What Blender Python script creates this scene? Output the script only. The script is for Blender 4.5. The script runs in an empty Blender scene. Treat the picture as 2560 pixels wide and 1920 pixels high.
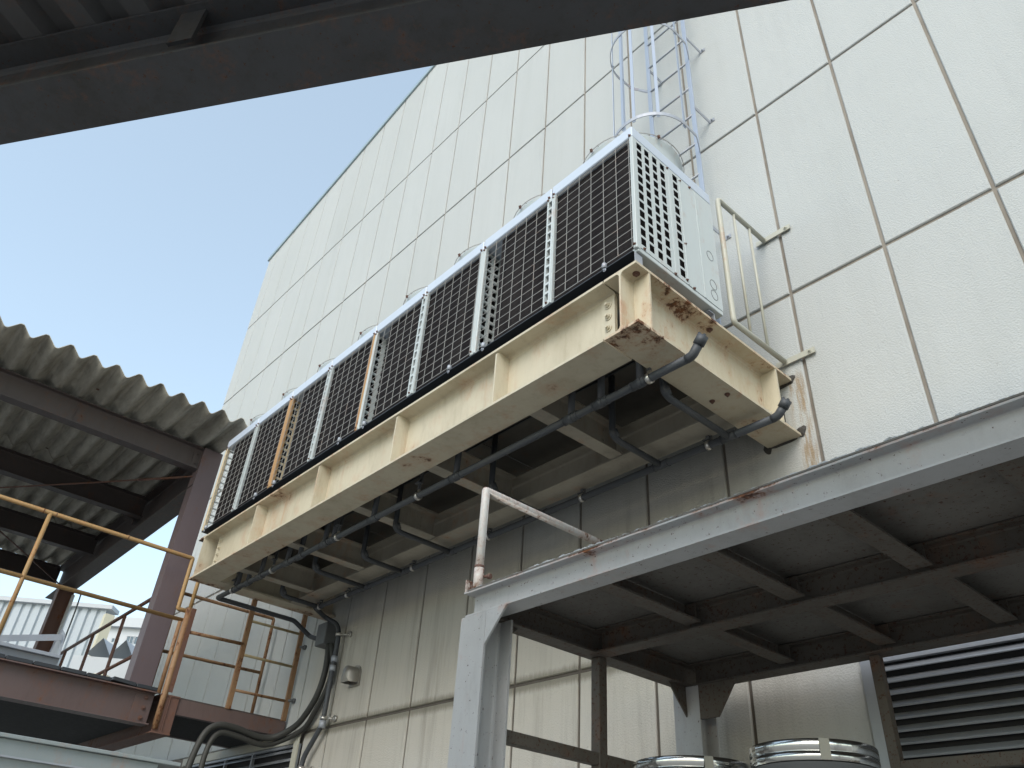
import bpy, bmesh, math, random
from mathutils import Vector, Matrix, noise
random.seed(7)
R_ = math.radians
sc = bpy.context.scene
COL = sc.collection

# ------------------------------------------------------------------ camera
CX, CY, CZ = 2.30271742, -3.61608548, 1.6
cam = bpy.data.cameras.new('camera'); camo = bpy.data.objects.new('camera', cam); COL.objects.link(camo)
cam.sensor_width = 36.0; cam.lens = 27.521; cam.clip_start = 0.05; cam.clip_end = 2000
camo.matrix_world = Matrix(((0.66889034, 0.39228773, 0.63142383, CX),
                            (0.74102198, -0.4192089, -0.52454773, CY),
                            (0.05892485, 0.81876384, -0.57109862, CZ), (0, 0, 0, 1)))
sc.camera = camo
# ------------------------------------------------------------------ light: hazy daylight, a broad sun lamp in front stands in for low bounced light
SUN_EL, SUN_AZ = 38, 300          # azimuth in degrees counter-clockwise from +X, direction towards the sun
w = bpy.data.worlds.new('World'); sc.world = w; w.use_nodes = True
nt = w.node_tree; nt.nodes.clear()
sky = nt.nodes.new('ShaderNodeTexSky'); sky.sky_type = 'NISHITA'; sky.sun_disc = False
sky.sun_elevation = R_(SUN_EL); sky.sun_rotation = R_(90 - SUN_AZ)
sky.altitude = 30; sky.air_density = 1.0; sky.dust_density = 0.8; sky.ozone_density = 0.8
bg = nt.nodes.new('ShaderNodeBackground'); bg.inputs['Strength'].default_value = 0.15
wo = nt.nodes.new('ShaderNodeOutputWorld')
wb_ = nt.nodes.new('ShaderNodeMix'); wb_.data_type = 'RGBA'; wb_.blend_type = 'MULTIPLY'; wb_.inputs[0].default_value = 1.0
wb_.inputs[7].default_value = (1.15, 1.13, 1.01, 1)          # the camera's white balance
hz_ = nt.nodes.new('ShaderNodeMix'); hz_.data_type = 'RGBA'; hz_.inputs[0].default_value = .30       # thin high haze over the whole sky
hz_.inputs[7].default_value = (2.35, 2.65, 2.85, 1); nt.links.new(sky.outputs[0], hz_.inputs[6])
nt.links.new(hz_.outputs[2], wb_.inputs[6]); nt.links.new(wb_.outputs[2], bg.inputs[0]); nt.links.new(bg.outputs[0], wo.inputs[0])
sun = bpy.data.lights.new('sun', 'SUN'); sun.energy = 0.9; sun.angle = R_(40); sun.color = (1.0, 0.95, 0.88)
so = bpy.data.objects.new('sun', sun); COL.objects.link(so); so.location = (0, -8, 20)
sd = Vector((math.cos(R_(SUN_EL)) * math.cos(R_(SUN_AZ)), math.cos(R_(SUN_EL)) * math.sin(R_(SUN_AZ)), math.sin(R_(SUN_EL))))
so.rotation_euler = sd.to_track_quat('Z', 'Y').to_euler()
vs = sc.view_settings
vs.view_transform = 'Standard'; vs.look = 'None'; vs.gamma = 1; vs.use_curve_mapping = False
vs.exposure = 1.2

# ------------------------------------------------------------------ materials
def hexm(c): return (c[0], c[1], c[2], 1)
def new_mat(name):
    m = bpy.data.materials.new(name); m.use_nodes = True
    n = m.node_tree; n.nodes.clear()
    out = n.nodes.new('ShaderNodeOutputMaterial'); b = n.nodes.new('ShaderNodeBsdfPrincipled')
    n.links.new(b.outputs[0], out.inputs[0])
    return m, n, b
class NT:
    def __init__(s, n): s.n = n; s.pos = n.nodes.new('ShaderNodeNewGeometry')
    def link(s, a, b): s.n.links.new(a, b)
    def noise(s, scale, stretch=(1, 1, 1), detail=4, rough=.6, off=0):
        mp = s.n.nodes.new('ShaderNodeMapping'); mp.inputs['Scale'].default_value = stretch; mp.inputs['Location'].default_value = (off, off * .7, off * 1.3)
        s.link(s.pos.outputs['Position'], mp.inputs[0])
        t = s.n.nodes.new('ShaderNodeTexNoise'); t.inputs['Scale'].default_value = scale; t.inputs['Detail'].default_value = detail; t.inputs['Roughness'].default_value = rough
        s.link(mp.outputs[0], t.inputs['Vector']); return t.outputs['Fac']
    def ramp(s, f, a, b, inv=False):
        m = s.n.nodes.new('ShaderNodeMapRange'); m.interpolation_type = 'SMOOTHSTEP'
        m.inputs['From Min'].default_value = a; m.inputs['From Max'].default_value = b
        m.inputs['To Min'].default_value = 1 if inv else 0; m.inputs['To Max'].default_value = 0 if inv else 1
        s.link(f, m.inputs['Value']); return m.outputs[0]
    def math(s, op, a, b=None):
        m = s.n.nodes.new('ShaderNodeMath'); m.operation = op
        for i, v in enumerate((a, b)):
            if v is None: continue
            if isinstance(v, (int, float)): m.inputs[i].default_value = v
            else: s.link(v, m.inputs[i])
        m.use_clamp = False; return m.outputs[0]
    def mix(s, f, a, b):
        m = s.n.nodes.new('ShaderNodeMix'); m.data_type = 'RGBA'
        if isinstance(f, (int, float)): m.inputs[0].default_value = f
        else: s.link(f, m.inputs[0])
        for i, v in ((6, a), (7, b)):
            if isinstance(v, tuple): m.inputs[i].default_value = hexm(v)
            else: s.link(v, m.inputs[i])
        return m.outputs[2]
    def xyz(s):
        x = s.n.nodes.new('ShaderNodeSeparateXYZ'); s.link(s.pos.outputs['Position'], x.inputs[0]); return x.outputs
    def bump(s, h, strength, dist, b, prev=None):
        u = s.n.nodes.new('ShaderNodeBump'); u.inputs['Strength'].default_value = strength; u.inputs['Distance'].default_value = dist
        s.link(h, u.inputs['Height'])
        if prev is not None: s.link(prev, u.inputs['Normal'])
        s.link(u.outputs[0], b.inputs['Normal']); return u.outputs[0]
RUST1 = (0.17, 0.062, 0.022); RUST2 = (0.06, 0.024, 0.014)
MC = {}
def paint(name, base, rust=0.0, grime=0.25, rough=.55, metal=0.0, rscale=5.0, gcol=None, bump=.15, spec=.4, drip=0.0, off=0.0, fleck=0.0, where=None):
    """painted steel: uneven coat, grime, patches of rust with drips"""
    if name in MC: return MC[name]
    m, n, b = new_mat(name); t = NT(n)
    base = tuple(base)
    gcol = gcol or tuple(c * .45 for c in base)
    f = t.noise(2.3, (1, 1, .5), 5, .65, 3 + off); g = t.ramp(f, .42, .75)
    f2 = t.noise(18, (1, 1, .25), 5, .7, 9 + off); g2 = t.ramp(f2, .45, .8)
    gg = t.math('MULTIPLY', t.math('ADD', t.math('MULTIPLY', g, .65), t.math('MULTIPLY', g2, .6)), grime)
    col = t.mix(gg, base, gcol)
    fine = t.noise(140, (1, 1, 1), 3, .6, off)
    col = t.mix(t.math('MULTIPLY', t.ramp(fine, .3, .75), .12), col, tuple(min(1, c * 1.18) for c in base))
    rr = None
    if rust > 0:
        ra = t.noise(rscale, (1, 1, .55), 6, .72, 17 + off); rb = t.noise(rscale * 5.5, (1, 1, .7), 5, .7, 31 + off)
        s = t.math('ADD', t.math('MULTIPLY', ra, .65), t.math('MULTIPLY', rb, .35))
        if where: s = t.math('ADD', s, where(t))
        th = .66 - .13 * rust
        rm = t.ramp(s, th - .01, th + .06); halo = t.ramp(s, th - .10, th + .02)
        rcol = t.mix(t.ramp(t.noise(40, (1, 1, 1), 4, .6, 5), .35, .65), RUST1, RUST2)
        stain = tuple(base[i] * .45 + RUST1[i] * (1.3 if sum(base) > .5 else .55) for i in range(3))
        col = t.mix(t.math('MULTIPLY', halo, .55), col, stain)
        if drip > 0:
            dn = t.noise(14, (1, 1, .05), 3, .6, 41 + off); dm = t.math('MULTIPLY', t.math('MULTIPLY', t.ramp(dn, .58, .72), t.ramp(ra, .45, .62)), drip)
            col = t.mix(dm, col, stain)
        col = t.mix(rm, col, rcol); rr = rm
    if fleck > 0:
        fl = t.ramp(t.noise(60, (1, 1, 1), 6, .75, 77 + off), .64 - .1 * fleck, .66 - .08 * fleck)
        col = t.mix(fl, col, RUST2)
    oi = n.nodes.new('ShaderNodeObjectInfo'); col = t.mix(t.math('MULTIPLY', oi.outputs['Random'], .10), col, tuple(c * .45 for c in base))
    t.link(col, b.inputs['Base Color'])
    b.inputs['Metallic'].default_value = metal
    b.inputs['Specular IOR Level'].default_value = spec
    rv = t.math('ADD', t.math('MULTIPLY', t.noise(30, (1, 1, 1), 3, .6, 2), .25), rough - .12)
    if rr is not None: rv = t.math('ADD', rv, t.math('MULTIPLY', rr, .3))
    t.link(rv, b.inputs['Roughness'])
    if bump > 0:
        h = t.math('ADD', t.math('MULTIPLY', f2, .5), t.math('MULTIPLY', fine, .5))
        t.bump(h, bump, .004, b)
    MC[name] = m; return m

def wall_material():
    m, n, b = new_mat('panel_coating'); t = NT(n)
    x, y, z = t.xyz()
    clean = (0.442, 0.455, 0.450)
    big = t.ramp(t.noise(.9, (1, 1, .5), 5, .6, 1), .35, .7)
    col = t.mix(t.math('MULTIPLY', big, .35), clean, (0.39, 0.405, 0.395))
    # each panel slightly its own tone
    oi = n.nodes.new('ShaderNodeObjectInfo')
    col = t.mix(t.math('MULTIPLY', oi.outputs['Random'], .16), col, (0.37, 0.38, 0.368))
    # weather streaks running down
    st = t.noise(7, (1, 1, .07), 5, .7, 12); st2 = t.noise(26, (1, 1, .05), 4, .7, 15)
    stm = t.math('ADD', t.math('MULTIPLY', t.ramp(st, .45, .75), .6), t.math('MULTIPLY', t.ramp(st2, .5, .8), .4))
    # tanner coat on the wall below the platform, weaker lower down
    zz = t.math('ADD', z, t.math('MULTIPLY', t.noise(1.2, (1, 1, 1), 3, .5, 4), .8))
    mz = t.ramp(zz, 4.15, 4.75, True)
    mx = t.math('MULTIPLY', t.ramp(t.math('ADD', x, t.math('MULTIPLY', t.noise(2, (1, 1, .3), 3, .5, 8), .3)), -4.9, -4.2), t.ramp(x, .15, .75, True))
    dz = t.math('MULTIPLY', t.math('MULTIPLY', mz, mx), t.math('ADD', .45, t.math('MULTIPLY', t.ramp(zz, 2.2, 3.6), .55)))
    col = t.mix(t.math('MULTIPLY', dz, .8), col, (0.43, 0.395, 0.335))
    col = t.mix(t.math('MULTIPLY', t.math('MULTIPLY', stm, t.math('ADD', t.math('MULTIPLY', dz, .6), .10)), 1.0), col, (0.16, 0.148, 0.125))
    # grime along the horizontal joint at 2.94 m
    jt = t.math('ABSOLUTE', t.math('SUBTRACT', z, 2.935))
    jn = t.math('ADD', jt, t.math('MULTIPLY', t.noise(60, (1, 1, .12), 4, .7, 6), -.06))
    jm = t.math('MULTIPLY', t.ramp(jn, -.008, .045, True), t.ramp(x, -5.2, -4.6))
    col = t.mix(t.math('MULTIPLY', jm, .7), col, (0.13, 0.12, 0.085))
    # rust run below the beam's bearing
    rx = t.ramp(t.math('ABSOLUTE', t.math('SUBTRACT', x, .535)), .02, .085, True)
    rz = t.math('MULTIPLY', t.ramp(z, 2.95, 3.5), t.ramp(z, 4.32, 4.42, True))
    rn = t.ramp(t.noise(22, (1, 1, .12), 4, .7, 21), .42, .62)
    col = t.mix(t.math('MULTIPLY', t.math('MULTIPLY', rx, rz), t.math('MULTIPLY', rn, .75)), col, (0.27, 0.17, 0.07))
    # tiny dark specks
    sp = t.ramp(t.noise(55, (1, 1, 1), 2, .5, 33), .74, .78)
    col = t.mix(t.math('MULTIPLY', sp, .5), col, (0.2, 0.19, 0.17))
    t.link(col, b.inputs['Base Color']); b.inputs['Roughness'].default_value = .75; b.inputs['Specular IOR Level'].default_value = .3
    h1 = t.noise(100, (1, 1, 1), 3, .55, 3)
    v = n.nodes.new('ShaderNodeTexVoronoi'); v.inputs['Scale'].default_value = 150; v.feature = 'SMOOTH_F1'
    t.link(t.pos.outputs['Position'], v.inputs['Vector'])
    hh = t.math('ADD', t.math('MULTIPLY', t.ramp(h1, .35, .7), .9), t.math('MULTIPLY', v.outputs['Distance'], -.7))
    nb = t.bump(hh, .6, .0022, b)
    t.bump(t.noise(3.0, (1, 1, .6), 3, .5, 40), .4, .02, b, nb)
    return m
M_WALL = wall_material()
def seal_mat():
    m, n, b = new_mat('joint_sealant'); t = NT(n); x, y, z = t.xyz()
    g = t.ramp(t.noise(6, (1, 1, .3), 5, .7, 3), .35, .7)
    col = t.mix(g, (0.265, 0.235, 0.20), (0.17, 0.145, 0.12))
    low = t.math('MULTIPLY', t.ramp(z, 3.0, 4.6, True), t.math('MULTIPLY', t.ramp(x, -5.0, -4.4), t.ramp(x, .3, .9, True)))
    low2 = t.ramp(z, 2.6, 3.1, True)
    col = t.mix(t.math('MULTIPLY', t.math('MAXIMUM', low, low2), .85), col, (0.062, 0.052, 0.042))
    t.link(col, b.inputs['Base Color']); b.inputs['Roughness'].default_value = .85
    t.bump(t.noise(50, (1, 1, .4), 4, .7, 1), .4, .004, b); return m
M_SEAL = seal_mat()
M_FLASH = paint('roof_flashing', (0.34, 0.42, 0.45), 0, .2, .4, metal=.3)
def cream_rust(t):
    x, y, z = t.xyz()
    a = t.math('MULTIPLY', t.ramp(z, 4.31, 4.345), .035); c = t.math('MULTIPLY', t.ramp(z, 3.956, 3.975, True), .03)
    e = t.math('MULTIPLY', t.ramp(x, -4.62, -4.40, True), .09)
    return t.math('ADD', t.math('ADD', a, c), e)
M_CREAM = paint('cream_paint', (0.52, 0.47, 0.36), .26, .6, .5, where=cream_rust, rscale=1.6, gcol=(0.25, .20, .125), drip=.7, off=3)
def corner_rust(t):
    x, y, z = t.xyz()
    a = t.math('MULTIPLY', t.ramp(z, 4.25, 4.33), t.math('MULTIPLY', t.ramp(y, -1.3, -1.1), t.ramp(y, -.9, -.55, True)))
    c = t.math('MULTIPLY', t.ramp(z, 3.956, 4.02, True), t.ramp(y, -1.35, -.95, True))
    d = t.ramp(z, 3.957, 3.966, True)
    e = t.math('MULTIPLY', t.ramp(z, 4.31, 4.36), t.ramp(y, -.25, -.1))
    return t.math('ADD', t.math('ADD', t.math('MULTIPLY', a, .10), t.math('MULTIPLY', c, .085)), t.math('ADD', t.math('MULTIPLY', d, .015), t.math('MULTIPLY', e, .12)))
M_CREAMR = paint('cream_paint_rusty', (0.52, 0.465, 0.35), .42, .7, .5, where=corner_rust, rscale=5.0, gcol=(0.36, .25, .13), drip=.9, off=8)
M_CREAMD = paint('cream_paint_shaded', (0.33, 0.30, 0.245), .3, .6, .6, rscale=2.5, gcol=(0.13, .11, .09), off=5)  # darker copy of the cream, shade under the units put into the colour
M_FLOOR = paint('dark_floor_plate', (0.085, 0.078, 0.066), .2, .6, .7, gcol=(.045, .04, .034))
M_ACW = paint('unit_white', (0.48, 0.52, 0.525), .12, .16, .35, rscale=3, gcol=(.42, .42, .38), bump=.05, drip=.4)
M_ACC = paint('cover_white', (0.50, 0.555, 0.64), .0, .12, .35, bump=.04)
M_POSTR = paint('post_rust_stained', (0.40, 0.25, 0.12), .5, .5, .55, rscale=9, gcol=(.45, .22, .08))
M_POSTY = paint('post_yellowed', (0.6, 0.5, 0.34), .4, .4, .55, rscale=9, gcol=(.4, .28, .14))
M_WIRE = paint('guard_wire', (0.33, 0.325, 0.31), .25, .3, .5, rscale=14)
M_COIL = None
M_BLACK = paint('black_rail_paint', (0.030, 0.034, 0.040), .0, .3, .5, gcol=(.06, .06, .06))
M_PIPE = paint('grey_drain_pipe', (0.052, 0.057, 0.066), 0, .5, .5, gcol=(.085, .085, .08), bump=.05)
M_GALV = paint('galvanised_steel', (0.36, 0.38, 0.42), .05, .35, .5, metal=.3, gcol=(.3, .32, .35))
M_GALVB = paint('galvanised_bright', (0.33, 0.38, 0.47), .0, .35, .5, metal=.1, gcol=(.3, .36, .46))
M_CLAMP = paint('clamp_steel', (0.6, 0.58, 0.55), .1, .3, .3, metal=.9)
M_BROWN = paint('brown_steel_paint', (0.118, 0.082, 0.077), .55, .5, .5, rscale=3.5, gcol=(.07, .045, .04), drip=.5)
M_BROWNR = paint('brown_steel_rusty', (0.13, 0.07, 0.055), .75, .4, .6, rscale=6, gcol=(.09, .04, .025))
M_MAUVE = paint('mauve_brown_paint', (0.138, 0.104, 0.110), .1, .3, .5, gcol=(.09, .06, .06))
M_PURL = paint('front_purlin_paint', (0.095, 0.078, 0.076), .3, .45, .55, rscale=4, gcol=(.05, .04, .038))
M_DARKST = paint('dark_purlin_paint', (0.07, 0.056, 0.052), .3, .4, .6, gcol=(.035, .028, .026))
M_YEL = paint('ochre_railing_paint', (0.35, 0.22, 0.095), .5, .5, .55, rscale=7, gcol=(.25, .11, .035), drip=.4)
M_YELR = paint('ochre_railing_rusty', (0.25, 0.15, 0.078), 1.0, .5, .6, rscale=9, gcol=(.18, .07, .03), drip=.6)
M_OLIVE = paint('faded_ladder_paint', (0.33, 0.27, 0.15), .6, .5, .6, rscale=9, gcol=(.2, .12, .05))
def deck_rust(t):
    x, y, z = t.xyz()
    a = t.math('MULTIPLY', t.ramp(z, 2.738, 2.748), .12)
    c = t.math('MULTIPLY', t.math('MULTIPLY', t.ramp(z, 2.642, 2.652, True), t.math('MULTIPLY', t.ramp(z, 2.60, 2.641), t.ramp(y, -1.664, -1.655, True))), .05)
    yy = t.math('ABSOLUTE', t.math('SUBTRACT', y, -1.60))
    d = t.math('MULTIPLY', t.math('MULTIPLY', t.ramp(yy, .012, .035, True), t.math('MULTIPLY', t.ramp(x, -.178, -.17), t.math('MULTIPLY', t.ramp(x, -.105, -.098, True), t.ramp(z, 2.60, 2.635, True)))), .19)
    e = t.math('MULTIPLY', t.ramp(y, -.298, -.290), t.math('MULTIPLY', t.ramp(t.noise(20, (1, 1, .03), 2, .5, 4), .5, .7), .14))
    return t.math('ADD', t.math('ADD', a, c), t.math('ADD', d, e))
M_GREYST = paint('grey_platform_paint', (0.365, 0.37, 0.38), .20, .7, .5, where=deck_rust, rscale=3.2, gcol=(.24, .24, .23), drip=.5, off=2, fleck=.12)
M_GREYU = paint('grey_paint_shaded', (0.092, 0.082, 0.070), .35, .6, .7, rscale=3.5, gcol=(.05, .038, .028), off=6, fleck=.8)  # shade under the deck put into the colour, plus rust and brown grime
M_GREYP = paint('deck_plate_shaded', (0.135, 0.128, 0.117), .1, .6, .7, gcol=(.055, .046, .038), off=1, fleck=.5)  # plate colour lowered to carry the shade beneath the deck
def rail_rust(t):
    x, y, z = t.xyz()
    a = t.math('MULTIPLY', t.ramp(z, 2.80, 3.0, True), .075); c = t.math('MULTIPLY', t.math('MULTIPLY', t.ramp(z, 3.12, 3.22), t.ramp(y, -1.60, -1.63, True)), .06)
    d = t.math('MULTIPLY', t.ramp(y, -.98, -.90), .08)
    return t.math('ADD', t.math('ADD', a, c), d)
M_WHITER = paint('white_rail_rusty', (0.55, 0.55, 0.54), .62, .3, .45, where=rail_rust, rscale=9, gcol=(.45, .4, .33), drip=1.0, off=4)
M_CREAMRAIL = paint('cream_rail_paint', (0.44, 0.435, 0.37), .15, .35, .45, rscale=5, gcol=(.4, .37, .27))
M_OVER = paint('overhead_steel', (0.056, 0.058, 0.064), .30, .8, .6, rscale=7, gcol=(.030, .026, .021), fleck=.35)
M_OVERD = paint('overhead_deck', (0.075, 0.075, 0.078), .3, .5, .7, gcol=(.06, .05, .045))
M_HOSE = paint('black_hose', (0.036, 0.036, 0.033), 0, .4, .6, gcol=(.035, .035, .03))
M_PANEL = paint('pale_grey_panel', (0.27, 0.305, 0.315), .5, .5, .45, rscale=3, gcol=(.24, .27, .26), drip=.5)
M_FARW = paint('far_corrugated_white', (0.40, 0.44, 0.47), 0, .15, .6, gcol=(.3, .33, .35), bump=0)
M_FARB = paint('far_white_render', (0.47, 0.49, 0.51), 0, .12, .7, gcol=(.36, .37, .37), bump=0)
M_FARD = paint('far_window_glass', (0.10, 0.14, 0.17), 0, .1, .15, bump=0)
M_BEIGE = paint('beige_duct', (0.55, 0.52, 0.40), 0, .2, .6, bump=0)
M_OLIVEG = paint('grey_tape', (0.27, 0.26, 0.22), 0, .4, .6)
M_LOUV = paint('louvre_metal', (0.36, 0.38, 0.41), 0, .25, .4, metal=.4)
M_VENT = paint('vent_hood_metal', (0.28, 0.26, 0.23), 0, .4, .4, metal=.5)
M_BOX = paint('junction_box_grey', (0.10, 0.105, 0.11), 0, .3, .5)
M_VOID = paint('shade_black', (0.012, 0.012, 0.013), 0, .2, .8, bump=0)  # near-black that stands for deep shade
M_CONC = paint('yard_concrete', (0.40, 0.39, 0.365), 0, .6, .85, gcol=(.11, .10, .09), bump=.4)
M_LUMP = paint('crumbled_mortar', (0.36, 0.38, 0.40), 0, .5, .9, bump=.8, gcol=(.24, .24, .24))
M_MASTIC = paint('dark_mastic', (0.05, 0.045, 0.04), .3, .4, .8, bump=.6)

def coil_mat():
    m, n, b = new_mat('coil_fins'); t = NT(n); x, y, z = t.xyz()
    wv = t.math('SINE', t.math('MULTIPLY', z, 2 * math.pi / .0215))
    v = t.ramp(t.noise(9, (1, 1, .1), 4, .7, 2), .35, .75)
    col = t.mix(v, (0.014, 0.012, 0.013), (0.024, 0.021, 0.021))
    ln = t.math('MULTIPLY', t.ramp(t.math('MULTIPLY', wv, t.noise(40, (1, 1, 1), 2, .5, 4)), .42, .6), .35)
    col = t.mix(ln, col, (0.05, 0.046, 0.043))
    t.link(col, b.inputs['Base Color']); b.inputs['Roughness'].default_value = .8; b.inputs['Specular IOR Level'].default_value = .05
    t.bump(wv, .3, .002, b); return m
M_COIL = coil_mat()
def slate_mat():
    m, n, b = new_mat('cement_slate_sheet'); t = NT(n)
    a = t.ramp(t.noise(3, (.4, 1, 1), 6, .7, 1), .35, .7); c = t.ramp(t.noise(12, (.25, 1, 1), 5, .7, 5), .4, .75)
    col = t.mix(a, (0.55, 0.525, 0.455), (0.36, 0.335, 0.285)); col = t.mix(t.math('MULTIPLY', c, .5), col, (0.14, 0.125, 0.10))
    d = t.ramp(t.noise(2.1, (.7, 1.2, 1), 7, .8, 55), .66, .70); col = t.mix(d, col, (0.025, 0.02, 0.017))
    t.link(col, b.inputs['Base Color']); b.inputs['Roughness'].default_value = .9; b.inputs['Specular IOR Level'].default_value = .2
    t.bump(t.noise(60, (.5, 1, 1), 4, .7, 2), .4, .004, b); return m
M_SLATE = slate_mat()
def stainless():
    m, n, b = new_mat('polished_stainless'); t = NT(n)
    b.inputs['Base Color'].default_value = (.62, .62, .60, 1); b.inputs['Metallic'].default_value = 1
    t.link(t.math('ADD', t.math('MULTIPLY', t.noise(8, (1, 1, 20), 4, .7, 1), .16), .10), b.inputs['Roughness'])
    t.bump(t.noise(16, (1, 1, .04), 3, .6, 2), .35, .010, b); return m
M_SS = stainless()

# ------------------------------------------------------------------ mesh building
class B:
    """collects shapes in world coordinates"""
    def __init__(s): s.bm = bmesh.new(); s.smooth = []
    def box(s, x0, x1, y0, y1, z0, z1, bev=0.0):
        vs_ = [s.bm.verts.new(p) for p in ((x0, y0, z0), (x1, y0, z0), (x1, y1, z0), (x0, y1, z0), (x0, y0, z1), (x1, y0, z1), (x1, y1, z1), (x0, y1, z1))]
        fs = [s.bm.faces.new([vs_[i] for i in q]) for q in ((0, 3, 2, 1), (4, 5, 6, 7), (0, 1, 5, 4), (1, 2, 6, 5), (2, 3, 7, 6), (3, 0, 4, 7))]
        if bev > 0:
            es = list({e for f in fs for e in f.edges})
            bmesh.ops.bevel(s.bm, geom=es, offset=bev, segments=1, affect='EDGES', profile=.5)
        return s
    def bar(s, p0, p1, w_, h_, up=(0, 0, 1)):
        p0 = Vector(p0); p1 = Vector(p1); d = (p1 - p0).normalized(); u = Vector(up)
        if abs(d.dot(u)) > .99: u = Vector((0, 1, 0))
        sd_ = d.cross(u).normalized(); u = sd_.cross(d).normalized()
        q = [(-.5, -.5), (.5, -.5), (.5, .5), (-.5, .5)]
        a = [s.bm.verts.new(p0 + sd_ * w_ * i + u * h_ * j) for i, j in q]; c = [s.bm.verts.new(p1 + sd_ * w_ * i + u * h_ * j) for i, j in q]
        s.bm.faces.new(a[::-1]); s.bm.faces.new(c)
        for i in range(4): s.bm.faces.new((a[i], a[(i + 1) % 4], c[(i + 1) % 4], c[i]))
        return s
    def prism(s, pts, vec):
        """polygon of 3-D points swept by vec"""
        v = Vector(vec); a = [s.bm.verts.new(p) for p in pts]; c = [s.bm.verts.new(Vector(p) + v) for p in pts]
        s.bm.faces.new(a[::-1]); s.bm.faces.new(c)
        n_ = len(a)
        for i in range(n_): s.bm.faces.new((a[i], a[(i + 1) % n_], c[(i + 1) % n_], c[i]))
        return s
    def profile(s, prof, p0, p1, up=(0, 0, 1)):
        """2-D profile (side, up) swept from p0 to p1"""
        p0 = Vector(p0); p1 = Vector(p1); d = (p1 - p0).normalized(); u = Vector(up)
        sd_ = d.cross(u).normalized(); u = sd_.cross(d).normalized()
        return s.prism([p0 + sd_ * a + u * b_ for a, b_ in prof], p1 - p0)
    def hbeam(s, p0, p1, h, w_, tf=.012, tw=.009, up=(0, 0, 1), r=.012):
        """p0/p1 at the centre of the beam; h along up"""
        H = h / 2; W = w_ / 2; t2 = tw / 2; k = r * .35
        pr = [(-W, -H), (W, -H), (W, -H + tf), (t2 + r, -H + tf), (t2 + k, -H + tf + k), (t2, -H + tf + r),
              (t2, H - tf - r), (t2 + k, H - tf - k), (t2 + r, H - tf), (W, H - tf), (W, H), (-W, H), (-W, H - tf), (-t2 - r, H - tf), (-t2 - k, H - tf - k), (-t2, H - tf - r),
              (-t2, -H + tf + r), (-t2 - k, -H + tf + k), (-t2 - r, -H + tf), (-W, -H + tf)]
        return s.profile(pr, p0, p1, up)
    def cbeam(s, p0, p1, h, w_, t=.007, up=(0, 0, 1), flip=1):
        """channel, open towards +side*flip, p at web centre"""
        H = h / 2
        pr = [(0, -H), (w_, -H), (w_, -H + t), (t, -H + t), (t, H - t), (w_, H - t), (w_, H), (0, H)]
        pr = [(a * flip, b_) for a, b_ in pr]
        return s.profile(pr, p0, p1, up)
    def tube(s, pts, r, n=12, fil=0.0, cap=True, r2=None):
        P = [Vector(p) for p in pts]
        if fil > 0 and len(P) > 2:
            Q = [P[0]]
            for i in range(1, len(P) - 1):
                a, b_, c = P[i - 1], P[i], P[i + 1]; f = min(fil, (a - b_).length * .45, (c - b_).length * .45)
                s0 = b_ + (a - b_).normalized() * f; s1 = b_ + (c - b_).normalized() * f
                for k in range(6):
                    t_ = k / 5; Q.append((s0 * (1 - t_) + b_ * t_) * (1 - t_) + (b_ * (1 - t_) + s1 * t_) * t_)
            Q.append(P[-1]); P = Q
        d0 = (P[1] - P[0]).normalized(); u = Vector((0, 0, 1)) if abs(d0.z) < .9 else Vector((1, 0, 0))
        u = (u - d0 * u.dot(d0)).normalized(); rings = []
        for i, p in enumerate(P):
            d = (P[min(i + 1, len(P) - 1)] - P[max(i - 1, 0)]).normalized()
            u = (u - d * u.dot(d)).normalized(); v = d.cross(u)
            rad = r if r2 is None else r + (r2 - r) * i / (len(P) - 1)
            rings.append([s.bm.verts.new(p + (u * math.cos(2 * math.pi * k / n) + v * math.sin(2 * math.pi * k / n)) * rad) for k in range(n)])
        for a, c in zip(rings, rings[1:]):
            for k in range(n):
                f = s.bm.faces.new((a[k], a[(k + 1) % n], c[(k + 1) % n], c[k])); f.smooth = n > 6
        if cap: s.bm.faces.new(rings[0][::-1]); s.bm.faces.new(rings[-1])
        return s
    def smoothpath(s, pts, r, n=12):
        P = [Vector(p) for p in pts]; Q = []
        for i in range(len(P) - 1):
            p0 = P[max(i - 1, 0)]; p1 = P[i]; p2 = P[i + 1]; p3 = P[min(i + 2, len(P) - 1)]
            for k in range(5):
                t_ = k / 5
                Q.append(.5 * ((2 * p1) + (p2 - p0) * t_ + (2 * p0 - 5 * p1 + 4 * p2 - p3) * t_ * t_ + (3 * p1 - p0 - 3 * p2 + p3) * t_ ** 3))
        Q.append(P[-1]); return s.tube(Q, r, n)
    def lathe(s, prof, cx, cy, n=48):
        rings = [[s.bm.verts.new((cx + r * math.cos(2 * math.pi * k / n), cy + r * math.sin(2 * math.pi * k / n), z)) for k in range(n)] for r, z in prof]
        for a, c in zip(rings, rings[1:]):
            for k in range(n):
                f = s.bm.faces.new((a[k], a[(k + 1) % n], c[(k + 1) % n], c[k])); f.smooth = True
        return s
    def quad(s, *p): s.bm.faces.new([s.bm.verts.new(q) for q in p]); return s
    def hexbolt(s, p, axis, r=.014, h=.012):
        p = Vector(p); a = Vector(axis).normalized()
        s.tube([p, p + a * h * .35], r * 1.5, 14); s.tube([p + a * h * .35, p + a * h], r, 6); s.tube([p + a * h, p + a * (h + r * .7)], r * .55, 8); return s
ORG = {}
def link(name, me, parent=None):
    o = bpy.data.objects.new(name, me); COL.objects.link(o)
    if parent is not None: o.parent = parent
    return o
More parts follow.
